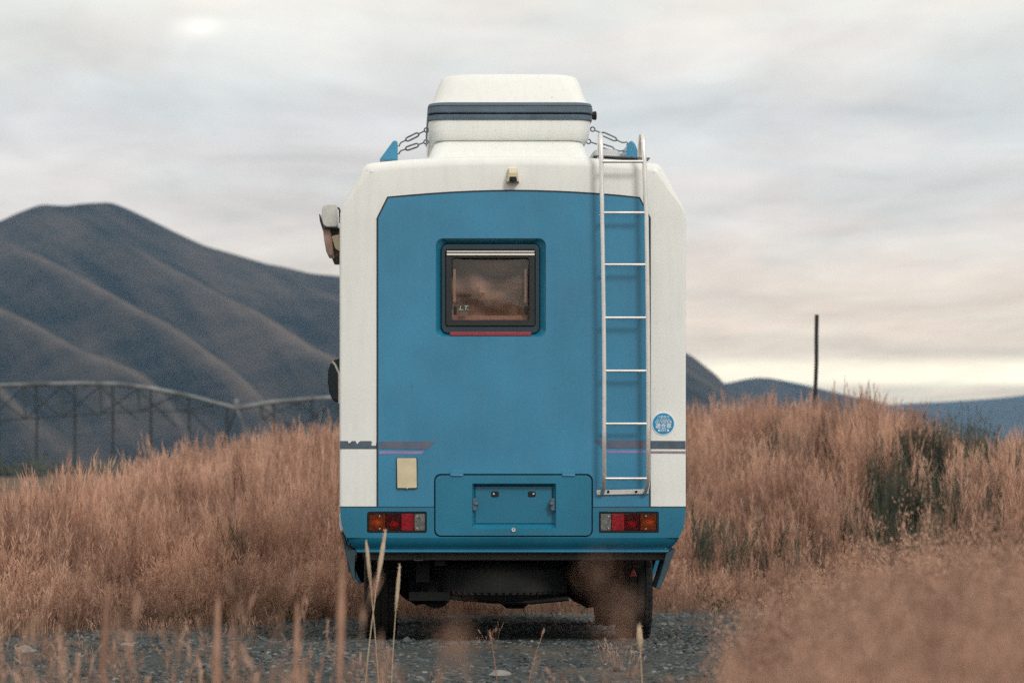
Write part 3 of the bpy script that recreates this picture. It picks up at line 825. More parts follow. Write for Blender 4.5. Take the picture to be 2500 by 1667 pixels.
# ---- reversing camera
bm = NB()
ro = pts([(1239, 409), (1264, 409), (1270, 448.5), (1233.5, 448.5)])
loft(bm, [[(x, .045, z) for x, z in ro], [(x, -.02, z) for x, z in pts([(1241, 411.5), (1262, 411.5), (1267, 447), (1236.5, 447)])], [(x, -.055, z) for x, z in pts([(1242, 424), (1261.5, 424), (1266, 446), (1238, 446)])]])
RC = obj('reversing_camera', bm, M['cream'], VAN, bevel=.003)
bm = NB(); prism(bm, pts([(1243.5, 434), (1259.5, 434), (1261.5, 446.3), (1241.5, 446.3)]), -.0575, -.04); obj('camera_mouth', bm, M['black_plastic'], RC)
bm = NB(); lathe(bm, [(-.012, 0), (-.010, .006), (-.003, .0105), (.01, .0105)], V3(1252, 441, -.057), 'Y', 14); obj('camera_lens', bm, M['dark_glass'], RC)

# ---- ladder
bm = NB(); prism(bm, pts([(1456, 1196), (1582, 1193.5), (1583, 1205), (1456.5, 1208)]), -.018, -.006); LAD = obj('ladder', bm, M['steel'], VAN, bevel=.002)
LRAIL = [(1470, 1203, -.018), (1472, 1196, -.045), (1474, 1184, -.07), (1475, 1165, -.085), (1475, 1035, -.085), (1475, 905, -.085), (1474, 776, -.085), (1472, 646, -.085), (1470, 520, -.085), (1468, 395, -.08), (1467, 350, -.075), (1467, 338, -.06), (1466, 331.5, -.035), (1465.5, 329.5, 0), (1465, 332, .04), (1464, 341, .07), (1463.5, 360, .085), (1463, 388, .09)]
RRAIL = [(1575, 1202, -.018), (1578, 1195, -.045), (1581, 1183, -.07), (1582.5, 1165, -.085), (1582.5, 1035, -.085), (1582, 905, -.085), (1581, 776, -.085), (1579.5, 646, -.085), (1577.5, 520, -.085), (1573, 395, -.08), (1570.5, 350, -.075), (1569.5, 338, -.06), (1568.5, 331.5, -.035), (1567, 329.5, 0), (1565.5, 333, .04), (1564, 344, .07), (1562.5, 362, .085), (1562, 392, .09)]
for P_ in (LRAIL, RRAIL):
    bm = NB(); tube(bm, [V3(*p) for p in P_], .0138, 10); obj('rail', bm, M['steel'], LAD, smooth=60)
for yy in (395, 520, 646.5, 776, 905.5, 1034.5, 1168):
    xl = np.interp(yy, [p[1] for p in LRAIL[3:11]][::-1], [p[0] for p in LRAIL[3:11]][::-1]); xr = np.interp(yy, [p[1] for p in RRAIL[3:11]][::-1], [p[0] for p in RRAIL[3:11]][::-1])
    bm = NB(); tube(bm, [V3(xl + 3, yy, -.085), V3(xr - 3, yy, -.085)], .0092, 10); obj('rung', bm, M['steel'], LAD, smooth=60)
for xx in (1485, 1553):
    bm = NB(); lathe(bm, [(-.007, 0), (-.007, .008), (.002, .009)], V3(xx, 1200, -.019), 'Y', 6); obj('bolt', bm, M['chassis'], LAD)
bm = NB(); prism(bm, pts([(1448, 381), (1585, 387.5), (1585, 390), (1448, 384)], .1), .05, .2); obj('roof_mount', bm, M['zinc'], LAD)

# ---- roof
bm = NB()
lo = [(1048, 380), (1436, 380)]; hi = [(1066, 344), (1420, 343)]
secs = []
for (a, b), yy, d0_, d1_ in (((1040, 1446), 390, .30, 2.4), ((1047, 1436), 379, .32, 2.38), ((1060, 1426), 352, .40, 2.3), ((1066, 1420), 345.5, .44, 2.26)):
    xa, z = W(a, yy, d0_); xb, _ = W(b, yy, d0_); secs.append([(x, y, z) for x, y in rrect(xa, xb, d0_, d1_, .08)])
loft(bm, secs); obj('roof_plinth', bm, M['white'], VAN, smooth=40)
for pl in ([(926, 391), (959, 346), (966, 343), (971, 348), (971, 391)], [(1530, 389), (1530, 362), (1535, 347), (1543, 344), (1550, 352), (1556, 366), (1556, 389)]):
    bm = NB(); prism(bm, pts(pl, .35), .33, .9); obj('roof_bracket', bm, M['blue'], VAN, bevel=.008, seg=3)
bm = NB()
secs = []
for yy, w in ((386, 40), (374, 38), (366, 33), (360, 26), (356.5, 15)):
    xa, z = W(1484 - w, yy, .5); xb, _ = W(1484 + w, yy, .5); secs.append([(x, y, z) for x, y in rrect(xa, xb, .75 - w * .006, .75 + w * .006, .08)])
loft(bm, secs); obj('roof_vent', bm, M['vent_grey'], VAN, smooth=60)

# ---- side awning and mirror (left)
bm = NB(); prism(bm, pts([(786, 512), (790, 503), (800, 499), (820, 498), (824, 502), (825, 548), (822, 555), (796, 555), (789, 549), (785, 535)], .35), .33, .36); AW = obj('side_awning', bm, M['grey_cap'], VAN, bevel=.006)
bm = NB(); prism(bm, pts([(788, 514), (792, 505), (802, 502), (820, 501), (823, 548), (797, 552), (789, 545)], .35), .361, 3.4); obj('awning_cassette', bm, M['white'], AW)
bm = NB(); prism(bm, pts([(779, 523), (782.5, 525), (785, 541), (790, 555), (825, 557), (825, 559.5), (788, 558), (781, 541)], .36), .34, 3.3); obj('awning_seal', bm, M['seam'], AW)
bm = NB(); prism(bm, pts([(788, 558), (806, 558), (812, 585), (815, 624), (802, 624.5), (796, 612), (792, 590)], .4), .38, .62); obj('lead_bar', bm, M['awning_pink'], AW, bevel=.006)
bm = NB(); prism(bm, pts([(808, 558), (829, 557), (829, 624), (820, 622), (815, 600)], .42), .41, .6); obj('awning_arm', bm, M['trim_brown'], AW)
bm = NB(); prism(bm, pts([(812, 577), (829, 573), (829, 614), (822, 610), (818, 606), (811, 580)], .4), .37, .405); obj('arm_cover', bm, M['cream'], AW, bevel=.003)
bm = NB(); tube(bm, [V3(824, 507, .4), V3(828, 510, .4), V3(829.5, 516, .4), V3(829.5, 545, .4)], .006, 6); obj('awning_hook', bm, M['seam'], AW)

MY = 4.0
bm = NB()
ring0 = [(816, 879), (828, 875), (834, 877), (836, 900), (836, 960), (833, 980), (822, 982), (813, 977), (805, 962), (800.5, 935), (801, 905), (806, 889)]
loft(bm, [[(x, MY, z) for x, z in pts(ring0, MY)], [(x, MY + .05, z) for x, z in pts(ring0, MY)], [(x, MY + .12, z) for x, z in pts([(XCm + (a - 818) * .7, 929 + (b - 929) * .75) for a, b in ring0 for XCm in (819,)], MY)]])
MIR = obj('side_mirror', bm, M['black_plastic'], VAN, smooth=50, bevel=.004)
bm = NB(); loft(bm, [[(x, MY - .004, z) for x, z in pts([(819 + (a - 819) * .86, 929 + (b - 929) * .92) for a, b in ring0], MY)], [(x, MY + .01, z) for x, z in pts([(819 + (a - 819) * .86, 929 + (b - 929) * .92) for a, b in ring0], MY)]]); obj('mirror_glass', bm, M['dark_glass'], MIR)
bm = NB(); tube(bm, [V3(811, 882, MY - .006), V3(818, 890, MY - .006), V3(828, 912, MY - .006), V3(829, 985, MY - .006)], .008, 6); obj('mirror_edge', bm, M['chrome'], MIR)
bm = NB(); tube(bm, [(-1.12, MY + .06, 1.60), (-.9, MY + .15, 1.55)], .018, 8); obj('mirror_arm', bm, M['black_plastic'], MIR); bm = NB(); tube(bm, [(-1.12, MY + .06, 1.70), (-.9, MY + .15, 1.72)], .018, 8); obj('mirror_arm', bm, M['black_plastic'], MIR)

# side windows, entry door, latch, and the driver's cab ahead of the body
for sgn in (-1, 1):
    bm = NB()
    for ya, yb in ((.9, 1.9),):
        loft(bm, [[(sgn * (1.0 + t), y, z) for y, z in rrect(ya, yb, 1.45, 2.05, .06)] for t in (-.01, .012)])
    sw = obj('side_window', bm, M['dark_glass'], VAN)
    bm = NB()
    loft(bm, [[(sgn * 1.004, y, z) for y, z in rrect(2.35, 3.0, .75, 2.35, .05)], [(sgn * 1.008, y, z) for y, z in rrect(2.35, 3.0, .75, 2.35, .05)]])
    if sgn < 0: obj('entry_door', bm, M['white'], VAN)
    else: bm.free()
bm = NB(); prism(bm, pts([(1673.5, 1034), (1677, 1036), (1678.5, 1042), (1676.5, 1048), (1673.5, 1046)], .15), .14, .2); obj('side_latch', bm, M['zinc'], VAN)
bm = NB(); tube(bm, [V3(1674.5, 1050, .15), V3(1674.8, 1205, .15)], .003, 6); obj('side_trim', bm, M['seam'], VAN)
bm = NB()
cs = []
for y, zt2, wt in ((LEN + .002, 1.95, .86), (4.6, 1.93, .85), (4.85, 1.8, .83), (5.15, 1.25, .84), (5.3, 1.05, .82), (5.34, .55, .80)):
    cs.append([(x, y, z) for x, z in rrect(-wt, wt, .45, zt2, .1)])
loft(bm, cs); CAB = obj('cab', bm, M['white'], VAN, smooth=40)
bm = NB(); loft(bm, [[(-.7, 4.89, 1.74), (.7, 4.89, 1.74), (.72, 5.13, 1.32), (-.72, 5.13, 1.32)], [(-.7, 4.91, 1.76), (.7, 4.91, 1.76), (.72, 5.16, 1.33), (-.72, 5.16, 1.33)]]); obj('windscreen', bm, M['dark_glass'], CAB)
for sgn in (-1, 1):
    bm = NB(); loft(bm, [[(sgn * x, y, z) for y, z in ((4.35, 1.32), (4.95, 1.32), (4.8, 1.72), (4.35, 1.76))] for x in (.84, .872)]); obj('cab_window', bm, M['dark_glass'], CAB)
    bm = NB(); lathe(bm, [(.02, 0), (.02, .08), (-.03, .09)], (sgn * .62, 5.34, .85), 'Y', 16); obj('headlight', bm, M['clear_lens'], CAB)

# ---- underbody
def zg(x, y): return float(tz(x, y))


bm = NB(); box(bm, -.96, .96, .10, 4.25, .60, .70); obj('floor_pan', bm, M['chassis'], VAN)
bm = NB(); prism(bm, pts([(886, 1338), (1622, 1338), (1628, 1353), (1620, 1367), (890, 1367), (882, 1353)], .12), .11, .16); BEAM = obj('rear_beam', bm, M['chassis_grey'], VAN, bevel=.004)
bm = NB(); prism(bm, prect(1011, 1033, 1353, 1368, 2, .1), .085, .11, [prect(1014, 1030, 1356, 1365, 1, .1)]); obj('tow_eye', bm, M['chassis_grey'], VAN)
for sgn in (-1, 1):
    bm = NB(); box(bm, sgn * .42 - .03, sgn * .42 + .03, .14, 4.9, .46, .60); obj('chassis_rail', bm, M['chassis'], VAN)
    bm = NB()
    tube(bm, [(sgn * .52, .3, .50), (sgn * .52, .55, .38), (sgn * .52, .95, .33), (sgn * .52, 1.4, .38), (sgn * .52, 1.65, .48)], .03, 6); box(bm, sgn * .52 - .04, sgn * .52 + .04, .26, .36, .36, .56)
    box(bm, sgn * .52 - .055, sgn * .52 + .055, .85, 1.05, .28, .42); obj('leaf_spring', bm, M['chassis'], VAN)
bm = NB(); tube(bm, [(-.7, .95, .32), (.7, .95, .32)], .055, 10)
lathe(bm, [(-.15, 0), (-.13, .09), (-.05, .15), (.05, .15), (.13, .09), (.15, 0)], (.05, .97, .32), 'X', 16); obj('rear_axle', bm, M['chassis'], VAN)
bm = NB(); tube(bm, [(-.8, 3.55, .24), (.8, 3.55, .24)], .045, 10); box(bm, -.5, .5, 3.4, 3.7, .22, .42); obj('front_axle', bm, M['chassis'], VAN)
bm = NB(); prism(bm, pts([(975, 1370), (978, 1452), (990, 1462), (1005, 1470), (1016, 1478), (1034, 1474), (1052, 1478), (1068, 1466), (1085, 1459), (1126, 1462), (1134, 1470), (1142, 1463), (1190, 1466), (1240, 1471), (1290, 1464), (1304, 1470), (1312, 1462), (1390, 1458), (1402, 1468), (1420, 1476), (1432, 1484), (1456, 1481), (1470, 1460), (1476, 1370)], 1.36), 1.36, 1.6); obj('cross_member', bm, M['chassis'], VAN)
bm = NB(); prism(bm, pts([(993, 1372), (1050, 1372), (1046, 1440), (1036, 1468), (1004, 1464), (996, 1430)], .7), .68, .86); obj('spring_hanger', bm, M['chassis'], VAN, bevel=.01)
bm = NB(); box(bm, .1, .38, 1.7, 3.2, .28, .5); obj('gearbox', bm, M['chassis'], VAN, bevel=.03)
bm = NB(); box(bm, -.93, -.5, 1.7, 2.8, .30, .58); obj('fuel_tank', bm, M['chassis'], VAN, bevel=.03)
bm = NB(); box(bm, .5, .93, 1.6, 2.9, .32, .58); obj('battery_box', bm, M['chassis'], VAN, bevel=.02)
bm = NB(); tube(bm, [(-.46, .35, .30), (-.46, .8, .27), (-.46, 1.6, .28), (-.35, 2.6, .30)], [.032] * 4, 8); lathe(bm, [(-.3, 0), (-.3, .09), (.3, .09), (.3, 0)], (-.44, .72, .285), 'Y', 14)
box(bm, -.60, -.36, .28, .34, .25, .30); obj('exhaust', bm, M['chassis'], VAN)
bm = NB(); lathe(bm, [(-.10, .2), (-.11, .34), (-.06, .405), (.06, .405), (.11, .34), (.10, .2), (-.10, .2)], (-.06, .60, .36), 'Z', 40)
for k in range(60):
    a = 2 * math.pi * k / 60
    for zz in (-.055, .0, .055):
        c = Vector((-.06 + .395 * math.cos(a + zz * .4), .6 + .395 * math.sin(a + zz * .4), .36 + zz)); box(bm, c.x - .013, c.x + .013, c.y - .006, c.y + .006, c.z - .018, c.z + .018)
SP = obj('spare_wheel', bm, M['tyre'], VAN)
bm = NB(); lathe(bm, [(-.02, 0), (-.02, .17), (.02, .17), (.02, 0)], (-.06, .60, .34), 'Z', 20); obj('rim', bm, M['chassis_grey'], SP)
bm = NB()
for a in (-.22, -.08, .1, .24): box(bm, a - .025, a + .025, .3, .9, .245, .262)
tube(bm, [(-.34, .32, .265), (-.1, .3, .245), (.12, .3, .24), (.34, .32, .26)], .014, 6); obj('spare_cradle', bm, M['chassis'], VAN)
for sgn in (-1, 1):
    bm = NB(); box(bm, sgn * .62 - .13, sgn * .62 + .13, 1.34, 1.352, .24, .62); obj('mud_flap', bm, M['rubber'], VAN)
bm = NB(); prism(bm, pts([(1535, 1407), (1546, 1386), (1555, 1407)], .55), .545, .565); obj('reflector_triangle', bm, M['reflector'], VAN, bevel=.004)
bm = NB(); box(bm, .63, .88, .566, .575, .28, .66); obj('rear_mud_flap', bm, M['rubber'], VAN) if False else bm.free()
bm = NB(); box(bm, *sorted((W(1530, 0, .57)[0], W(1560, 0, .57)[0])), .567, .58, .38, .64); obj('reflector_bracket', bm, M['chassis'], VAN)


def wheel(x, y, w, r):
    z = zg(x, y) + r - .008
    bm = NB(); h = w / 2
    prof = [(-h * .80, r * .60), (-h, r * .78), (-h * .97, r * .90), (-h * .80, r * .975), (-h * .6, r)]
    prof2 = [(-h * .55, r), (-h * .53, r * .975), (-h * .45, r * .975), (-h * .43, r), (-h * .06, r), (-h * .04, r * .975), (h * .04, r * .975), (h * .06, r), (h * .43, r), (h * .45, r * .975), (h * .53, r * .975), (h * .55, r)]
    lathe(bm, prof + prof2 + [(-a, b) for a, b in prof[::-1]], (x, y, z), 'X', 40)
    # shoulder blocks
    for k in range(40):
        a = 2 * math.pi * k / 40
        for s in (-1, 1):
            c = Vector((x + s * h * .72, y + math.cos(a) * r * .985, z + math.sin(a) * r * .985)); t = Vector((0, -math.sin(a), math.cos(a))); n = Vector((0, math.cos(a), math.sin(a))); u = Vector((1, 0, 0))
            q = [c + u * i * h * .16 + t * j * r * .045 + n * kk * r * .016 for i, j, kk in ((-1, -1, -1), (1, -1, -1), (1, 1, -1), (-1, 1, -1), (-1, -1, 1), (1, -1, 1), (1, 1, 1), (-1, 1, 1))]
            v = [bm.verts.new(p) for p in q]
            for f in ((4, 5, 6, 7), (0, 1, 5, 4), (1, 2, 6, 5), (2, 3, 7, 6), (3, 0, 4, 7)): bm.faces.new([v[i] for i in f])
    wh = obj('wheel', bm, M['tyre'], VAN, smooth=30)
    bm = NB(); lathe(bm, [(-h * .6, 0), (-h * .6, r * .2), (-h * .3, r * .45), (-h * .7, r * .6), (h * .7, r * .6), (h * .3, r * .45), (h * .6, r * .2), (h * .6, 0)], (x, y, z), 'X', 24); obj('rim', bm, M['zinc'], wh)


wheel(-.77, .95, .20, .33); wheel(.77, .95, .20, .33); wheel(-.805, 3.5, .18, .32); wheel(.805, 3.5, .18, .32)

# ------------------------------------------------------------------ cargo box on the roof, tied down with turnbuckles
BY0, BY1 = .42, 1.9
BOX = empty('roof_cargo_box', (0, 1.15, W(0, 345, .42)[1]), 'white hard shell cargo box with grey belt tied on the camper roof', 'cargo box')


def rr_loft(secs):
    bm = NB(); rg = []
    for a, b, yy, r, dy in secs:
        xa, z = W(a, yy, BY0); xb, _ = W(b, yy, BY0)
        rg.append([(x, y, z) for x, y in rrect(xa, xb, BY0 + dy, BY1 - dy, r, 6)])
    loft(bm, rg); return bm


obj('lower_shell', rr_loft([(1066, 1424, 344.5, .08, .05), (1056, 1432, 342, .09, .02), (1049, 1439, 336, .10, .0), (1047, 1442, 315, .10, -.01), (1046.5, 1443.5, 294, .10, -.01)]), M['white'], BOX, smooth=50)
obj('lower_belt', rr_loft([(1045.5, 1444.5, 294, .10, -.015), (1044, 1447.5, 291.5, .10, -.02), (1044, 1448, 281.5, .10, -.02), (1046, 1446, 279.5, .10, -.01)]), M['band'], BOX, smooth=40)
obj('belt_gap', rr_loft([(1048, 1444, 280, .10, 0), (1048, 1444, 276.5, .10, 0)]), M['seam'], BOX)
obj('upper_belt', rr_loft([(1046, 1446, 277, .10, -.015), (1044, 1448.5, 274.5, .10, -.022), (1044, 1449, 263, .10, -.022), (1045.5, 1448, 261.5, .10, -.016), (1045.5, 1447.5, 259.5, .10, -.016), (1044.5, 1448, 258, .10, -.02), (1047, 1446, 251.5, .10, -.01), (1052, 1441, 249.5, .10, .01)]), M['band'], BOX, smooth=40)
obj('upper_shell', rr_loft([(1054, 1438, 250.5, .10, .02), (1057, 1435, 243, .11, .03), (1063, 1430, 225, .12, .06), (1074, 1421, 193, .13, .11), (1079, 1416, 180, .14, .135), (1084, 1411, 174, .15, .16), (1093, 1402, 170, .16, .20), (1110, 1385, 168.3, .15, .27), (1160, 1335, 167.5, .12, .4)]), M['white'], BOX, smooth=60)
bm = NB(); x_, z_ = W(1450, 283, .7); lathe(bm, [(-.02, 0), (-.02, .022), (.008, .028), (.014, .02), (.014, 0)], (x_ + .002, .7, z_), 'X', 12); obj('latch', bm, M['black_plastic'], BOX)


def turnbuckle(p0, p1, Y, label):
    """eye at the box end, open frame in the middle, hook at the bracket end"""
    a = V3(*p0, Y); b = V3(*p1, Y); d = (b - a); L_ = d.length; u = d.normalized(); n = Vector((-u.z, 0, u.x))
    P = lambda t, o=0.0: a + u * (t * L_) + n * o
    E = empty('turnbuckle', (P(.5).x, Y, P(.5).z), label, 'turnbuckle', 'turnbuckles tying down the roof box')
    bm = NB(); tube(bm, [a + Vector((math.cos(t), 0, math.sin(t))) * .013 for t in np.linspace(0, 2 * math.pi, 12, endpoint=False)], .004, 6, closed=True); tube(bm, [P(.06), P(.3)], .0046, 6); obj('eye_bolt', bm, M['zinc'], E)
    bm = NB(); tube(bm, [P(.26), P(.31, .0095), P(.36, .011), P(.64, .011), P(.69, .0095), P(.74)], .0054, 6); tube(bm, [P(.26), P(.31, -.0095), P(.36, -.011), P(.64, -.011), P(.69, -.0095), P(.74)], .0054, 6); obj('frame', bm, M['zinc'], E)
    bm = NB(); tube(bm, [P(.7), P(.9), P(.96, .006), P(1.0, .014), P(1.05, .008), P(1.05, -.006)], .0046, 6); obj('hook', bm, M['zinc'], E)


turnbuckle((1041, 318), (972, 352), .55, 'upper left turnbuckle strung from the roof box to the left bracket')
turnbuckle((1040, 347), (972, 371), .45, 'lower left turnbuckle strung from the roof box to the left bracket')
turnbuckle((1447, 316), (1527, 352), .55, 'upper right turnbuckle running behind the ladder top to the right bracket')
turnbuckle((1437, 346), (1522, 372), .75, 'lower right turnbuckle half hidden by the ladder and the grey roof vent')

# ------------------------------------------------------------------ fence post
bm = NB()
pY = 20.0
xb, zb = W(1987, 1060, pY); xt, zt3 = W(1994.5, 768, pY)
zb0 = zg(xb, pY)
rg = []
for k in range(9):
    t = k / 8; x = xb + (xt - xb) * t + .004 * math.sin(k * 2.3); z = zb0 - .2 + (zt3 - zb0 + .2) * t; w = .021 + .003 * t
    rg.append([(x - w, pY - w, z), (x + w, pY - w * .8, z), (x + w * .9, pY + w, z), (x - w, pY + w, z)])
loft(bm, rg); o = obj('fence_post', bm, M['post'], None, smooth=0, bevel=.003)
tag(o, 'slim black post standing in the tall grass right of the camper', 'post')

# ------------------------------------------------------------------ centre pivot irrigator far left
IY = 118.0
IRR = empty('irrigation_machine', (W(577, 1000, IY)[0], IY, 0), 'long arched irrigation pipe on towers crossing the plain below the mountain', 'irrigator')


def ipt(px, py, dy=0): return V3(px, py, IY + dy)


span1 = [(-560, 1010), (-420, 985), (-200, 955), (0, 941), (100, 938), (200, 936), (290, 938), (370, 948), (460, 966), (577, 997)]
span2 = [(577, 997), (660, 982), (750, 974), (840, 969), (940, 968), (1060, 975), (1200, 997)]
for sp in (span1, span2):
    bm = NB(); tube(bm, [ipt(*p) for p in sp], .105, 10); obj('pipe', bm, M['galv'], IRR, smooth=60)
    xs_ = [p[0] for p in sp]; ys_ = [p[1] for p in sp]
    nodes = np.arange(sp[0][0] + 60, sp[-1][0] - 30, 93)
    prev = None
    for k, xx in enumerate(nodes):
        yy = np.interp(xx, xs_, ys_)
        low = yy + 74 * (1 - abs((xx - (sp[0][0] + sp[-1][0]) / 2) / ((sp[-1][0] - sp[0][0]) / 2)) ** 2) + 10
        for dy in (-1.0, 1.0):
            bm = NB(); tube(bm, [ipt(xx, yy + 6), ipt(xx + 4, low, dy)], .06, 6); obj('truss_strut', bm, M['hose'], IRR)
        if k + 1 < len(nodes):
            x2 = nodes[k + 1]; bm = NB(); tube(bm, [ipt(xx, yy + 6, -.5), ipt(x2, np.interp(x2, xs_, ys_) + 80, -1)], .038, 6); obj('truss_brace', bm, M['hose'], IRR)
        if prev:
            bm = NB(); tube(bm, [ipt(prev[0], prev[1], -1), ipt(xx + 4, low, -1)], .03, 6); obj('truss_rod', bm, M['hose'], IRR)
            bm = NB(); tube(bm, [ipt(prev[0], prev[1], 1), ipt(xx, yy + 6, .5)], .032, 6); obj('truss_brace', bm, M['hose'], IRR)
        prev = (xx + 4, low)
        xh = xx + 31
        yh = np.interp(xh, xs_, ys_); bm = NB(); tube(bm, [ipt(xh, yh + 3), ipt(xh + 1, yh + 100), ipt(xh, min(1140, yh + 190 + 12 * math.sin(k * 2)))], .055, 6); obj('drop_hose', bm, M['hose'], IRR)
for xx, yy in ((577, 997), (-560, 1010), (1200, 997)):
    c = ipt(xx, yy)
    bm = NB(); lathe(bm, [(0, .11), (.1, .13), (.35, .13), (.45, .04), (.5, 0)], (c.x, c.y, c.z), 'Z', 12); obj('tower_cap', bm, M['galv'], IRR)
    for dx, dy in ((-1.5, -2.0), (1.5, -2.0), (-1.5, 2.0), (1.5, 2.0)):
        bm = NB(); tube(bm, [(c.x, c.y, c.z), (c.x + dx, c.y + dy, .5)], .06, 6); obj('tower_leg', bm, M['galv'] if dx > 0 else M['hose'], IRR)
    bm = NB(); tube(bm, [(c.x - 1.5, c.y - 2, .55), (c.x + 1.5, c.y - 2, .55)], .07, 6); obj('tower_beam', bm, M['galv'], IRR)
    for dx in (-1.5, 1.5):
        bm = NB(); lathe(bm, [(-.15, .15), (-.17, .45), (-.1, .55), (.1, .55), (.17, .45), (.15, .15)], (c.x + dx, c.y - 2, .55), 'X', 20); obj('tower_wheel', bm, M['tyre'], IRR)

# ------------------------------------------------------------------ grass
class PB:
    """plain triangle / quad collector with one material index per face"""
    def __init__(s): s.v = []; s.f = []; s.m = []

    def ribbon(s, path, widths, yaw, mi):
        dx, dy = math.cos(yaw), math.sin(yaw); b = len(s.v)
        for (x, y, z), w in zip(path, widths): s.v += [(x - dx * w / 2, y - dy * w / 2, z), (x + dx * w / 2, y + dy * w / 2, z)]
        for i in range(len(path) - 1):
            k = b + 2 * i; s.f.append((k, k + 1, k + 3, k + 2)); s.m.append(mi)

    def quad(s, p, q, w, nrm, mi):
        p, q = Vector(p), Vector(q); m_ = (p + q) / 2; b = len(s.v); u = (q - p).cross(nrm)
        if u.length < 1e-9: return
        u = u.normalized() * w / 2
        s.v += [tuple(p), tuple(m_ + u), tuple(q), tuple(m_ - u)]; s.f.append((b, b + 1, b + 2, b + 3)); s.m.append(mi)

    def mesh(s, name, mats):
        me = bpy.data.meshes.new(name); me.from_pydata(s.v, [], s.f); me.update()
        for m_ in mats: me.materials.append(m_)
        me.polygons.foreach_set('material_index', s.m); return me


def rndv(r): return Vector((r.uniform(-1, 1), r.uniform(-1, 1), r.uniform(-1, 1))).normalized()


def stalk(pb, r, x, y, h, lean, w=.0035, head=.2, hw=.02, mi=0, mh=1, spikelets=9, bend=.6):
    ya = r.uniform(0, 6.283); lx, ly = math.cos(ya) * lean * h, math.sin(ya) * lean * h
    n = 4
    path = [(x + lx * (t / n) ** 1.7, y + ly * (t / n) ** 1.7, h * (t / n) * (1 - .06 * bend * (t / n))) for t in range(n + 1)]
    pb.ribbon(path, [w * (1 - .5 * t / n) for t in range(n + 1)], r.uniform(0, 3.14), mi)
    tip = Vector(path[-1]); d = (tip - Vector(path[-2])).normalized()
    if head > 0:
        for k in range(spikelets):
            t = k / max(1, spikelets - 1); c = tip - d * head * h * (t * .95 - .12)
            prof = math.sin(math.pi * min(1, .18 + .82 * t)) ** .7
            out = (d * r.uniform(.8, 1.3) + rndv(r) * r.uniform(.12, .5)).normalized()
            l = head * h * r.uniform(.2, .38) + .012
            pb.quad(c, c + out * l, hw * r.uniform(.35, .75) * (.5 + .5 * prof), rndv(r), mh)


def tuft(seed, n, rad, hlo, hhi, head=.22, hw=.02, leaves=8, w=.0035, lean=.16, mh=1, spike=9, headp=.85):
    r = random.Random(seed); pb = PB()
    for _ in range(n):
        a = r.uniform(0, 6.283); q = rad * math.sqrt(r.random())
        stalk(pb, r, q * math.cos(a), q * math.sin(a), r.uniform(hlo, hhi), r.uniform(.02, lean), w * r.uniform(.8, 1.3), head * r.uniform(.7, 1.2) if r.random() < headp else 0, hw, 0, mh, spike)
    for _ in range(leaves):
        a = r.uniform(0, 6.283); q = rad * math.sqrt(r.random()); x, y = q * math.cos(a), q * math.sin(a); h = r.uniform(.25, .6) * hhi; ya = r.uniform(0, 6.283); l = r.uniform(.1, .45) * h
        pth = [(x + math.cos(ya) * l * (t / 4) ** 2, y + math.sin(ya) * l * (t / 4) ** 2, h * (t / 4) * (1.12 - .3 * (t / 4) ** 2)) for t in range(5)]
        pb.ribbon(pth, [w * 1.5, w * 1.9, w * 1.6, w, w * .2], ya + 1.57, 2)
    return pb


def bank(name, meshes):
    c = bpy.data.collections.new(name)
    for i, me in enumerate(meshes):
        o = bpy.data.objects.new(name + '_source', me); c.objects.link(o)
    return c


GM = [M['straw_stem'], M['straw_head'], M['straw_leaf'], M['dark_head'], M['green_leaf']]
tall = bank('tall_tuft', [tuft(100 + i, 20, .12, .42, 1.0, .34, .013, 10, .0042, .10, 1, 14, .8).mesh('tall_tuft', GM) for i in range(9)])
greyw = bank('grey_weed', [tuft(600 + i, 16, .10, .45, 1.0, .5, .012, 4, .006, .08, 0, 14, 1).mesh('grey_weed', [M['shrub']] * 5) for i in range(5)])
short = bank('short_tuft', [tuft(200 + i, 14, .10, .16, .42, .25, .016, 12, .003, .4).mesh('short_tuft', GM) for i in range(6)])
def panicle_tuft(seed, n, rad, hlo, hhi):
    # airy heads: many small spikelets spread loosely round the top of each stem
    r = random.Random(seed); pb = PB()
    for _ in range(n):
        a = r.uniform(0, 6.283); q = rad * math.sqrt(r.random()); x, y = q * math.cos(a), q * math.sin(a); h = r.uniform(hlo, hhi)
        stalk(pb, r, x, y, h, r.uniform(.02, .16), .0028, 0)
        tip = Vector(pb.v[-1]); base = Vector((x, y, 0)); L_ = r.uniform(.22, .36) * h; wd = r.uniform(.016, .034)
        mi = 1
        for k in range(46):
            t = r.random(); c = tip + (base - tip).normalized() * L_ * t + Vector((r.gauss(0, wd), r.gauss(0, wd), 0)) * (.35 + .65 * math.sin(math.pi * min(1, .2 + t * .8)))
            pb.quad(c, c + (Vector((0, 0, 1)) + rndv(r) * .7).normalized() * r.uniform(.010, .02), r.uniform(.004, .008), rndv(r), mi)
    return pb


VM = [M['verge_stem'], M['verge_head'], M['straw_leaf'], M['dark_head'], M['green_leaf']]
thin = bank('thin_tuft', [panicle_tuft(300 + i, 4, .07, .6, 1.0).mesh('thin_tuft', VM) for i in range(10)])
wisp = bank('wisp', [tuft(350 + i, 2, .05, .62, 1.0, .28, .012, 1, .003, .2).mesh('wisp', VM) for i in range(7)])
weedm = []
for i in range(4):
    pb = tuft(400 + i, 5, .06, .15, .45, .2, .012, 5, .003, .4); r = random.Random(i)
    for _ in range(60):
        c = Vector((r.gauss(0, .06), r.gauss(0, .06), r.uniform(.01, .16))); pb.quad(c, c + rndv(r) * .035, .016, rndv(r), 4)
    weedm.append(pb.mesh('weed', GM))
weed = bank('weed', weedm)


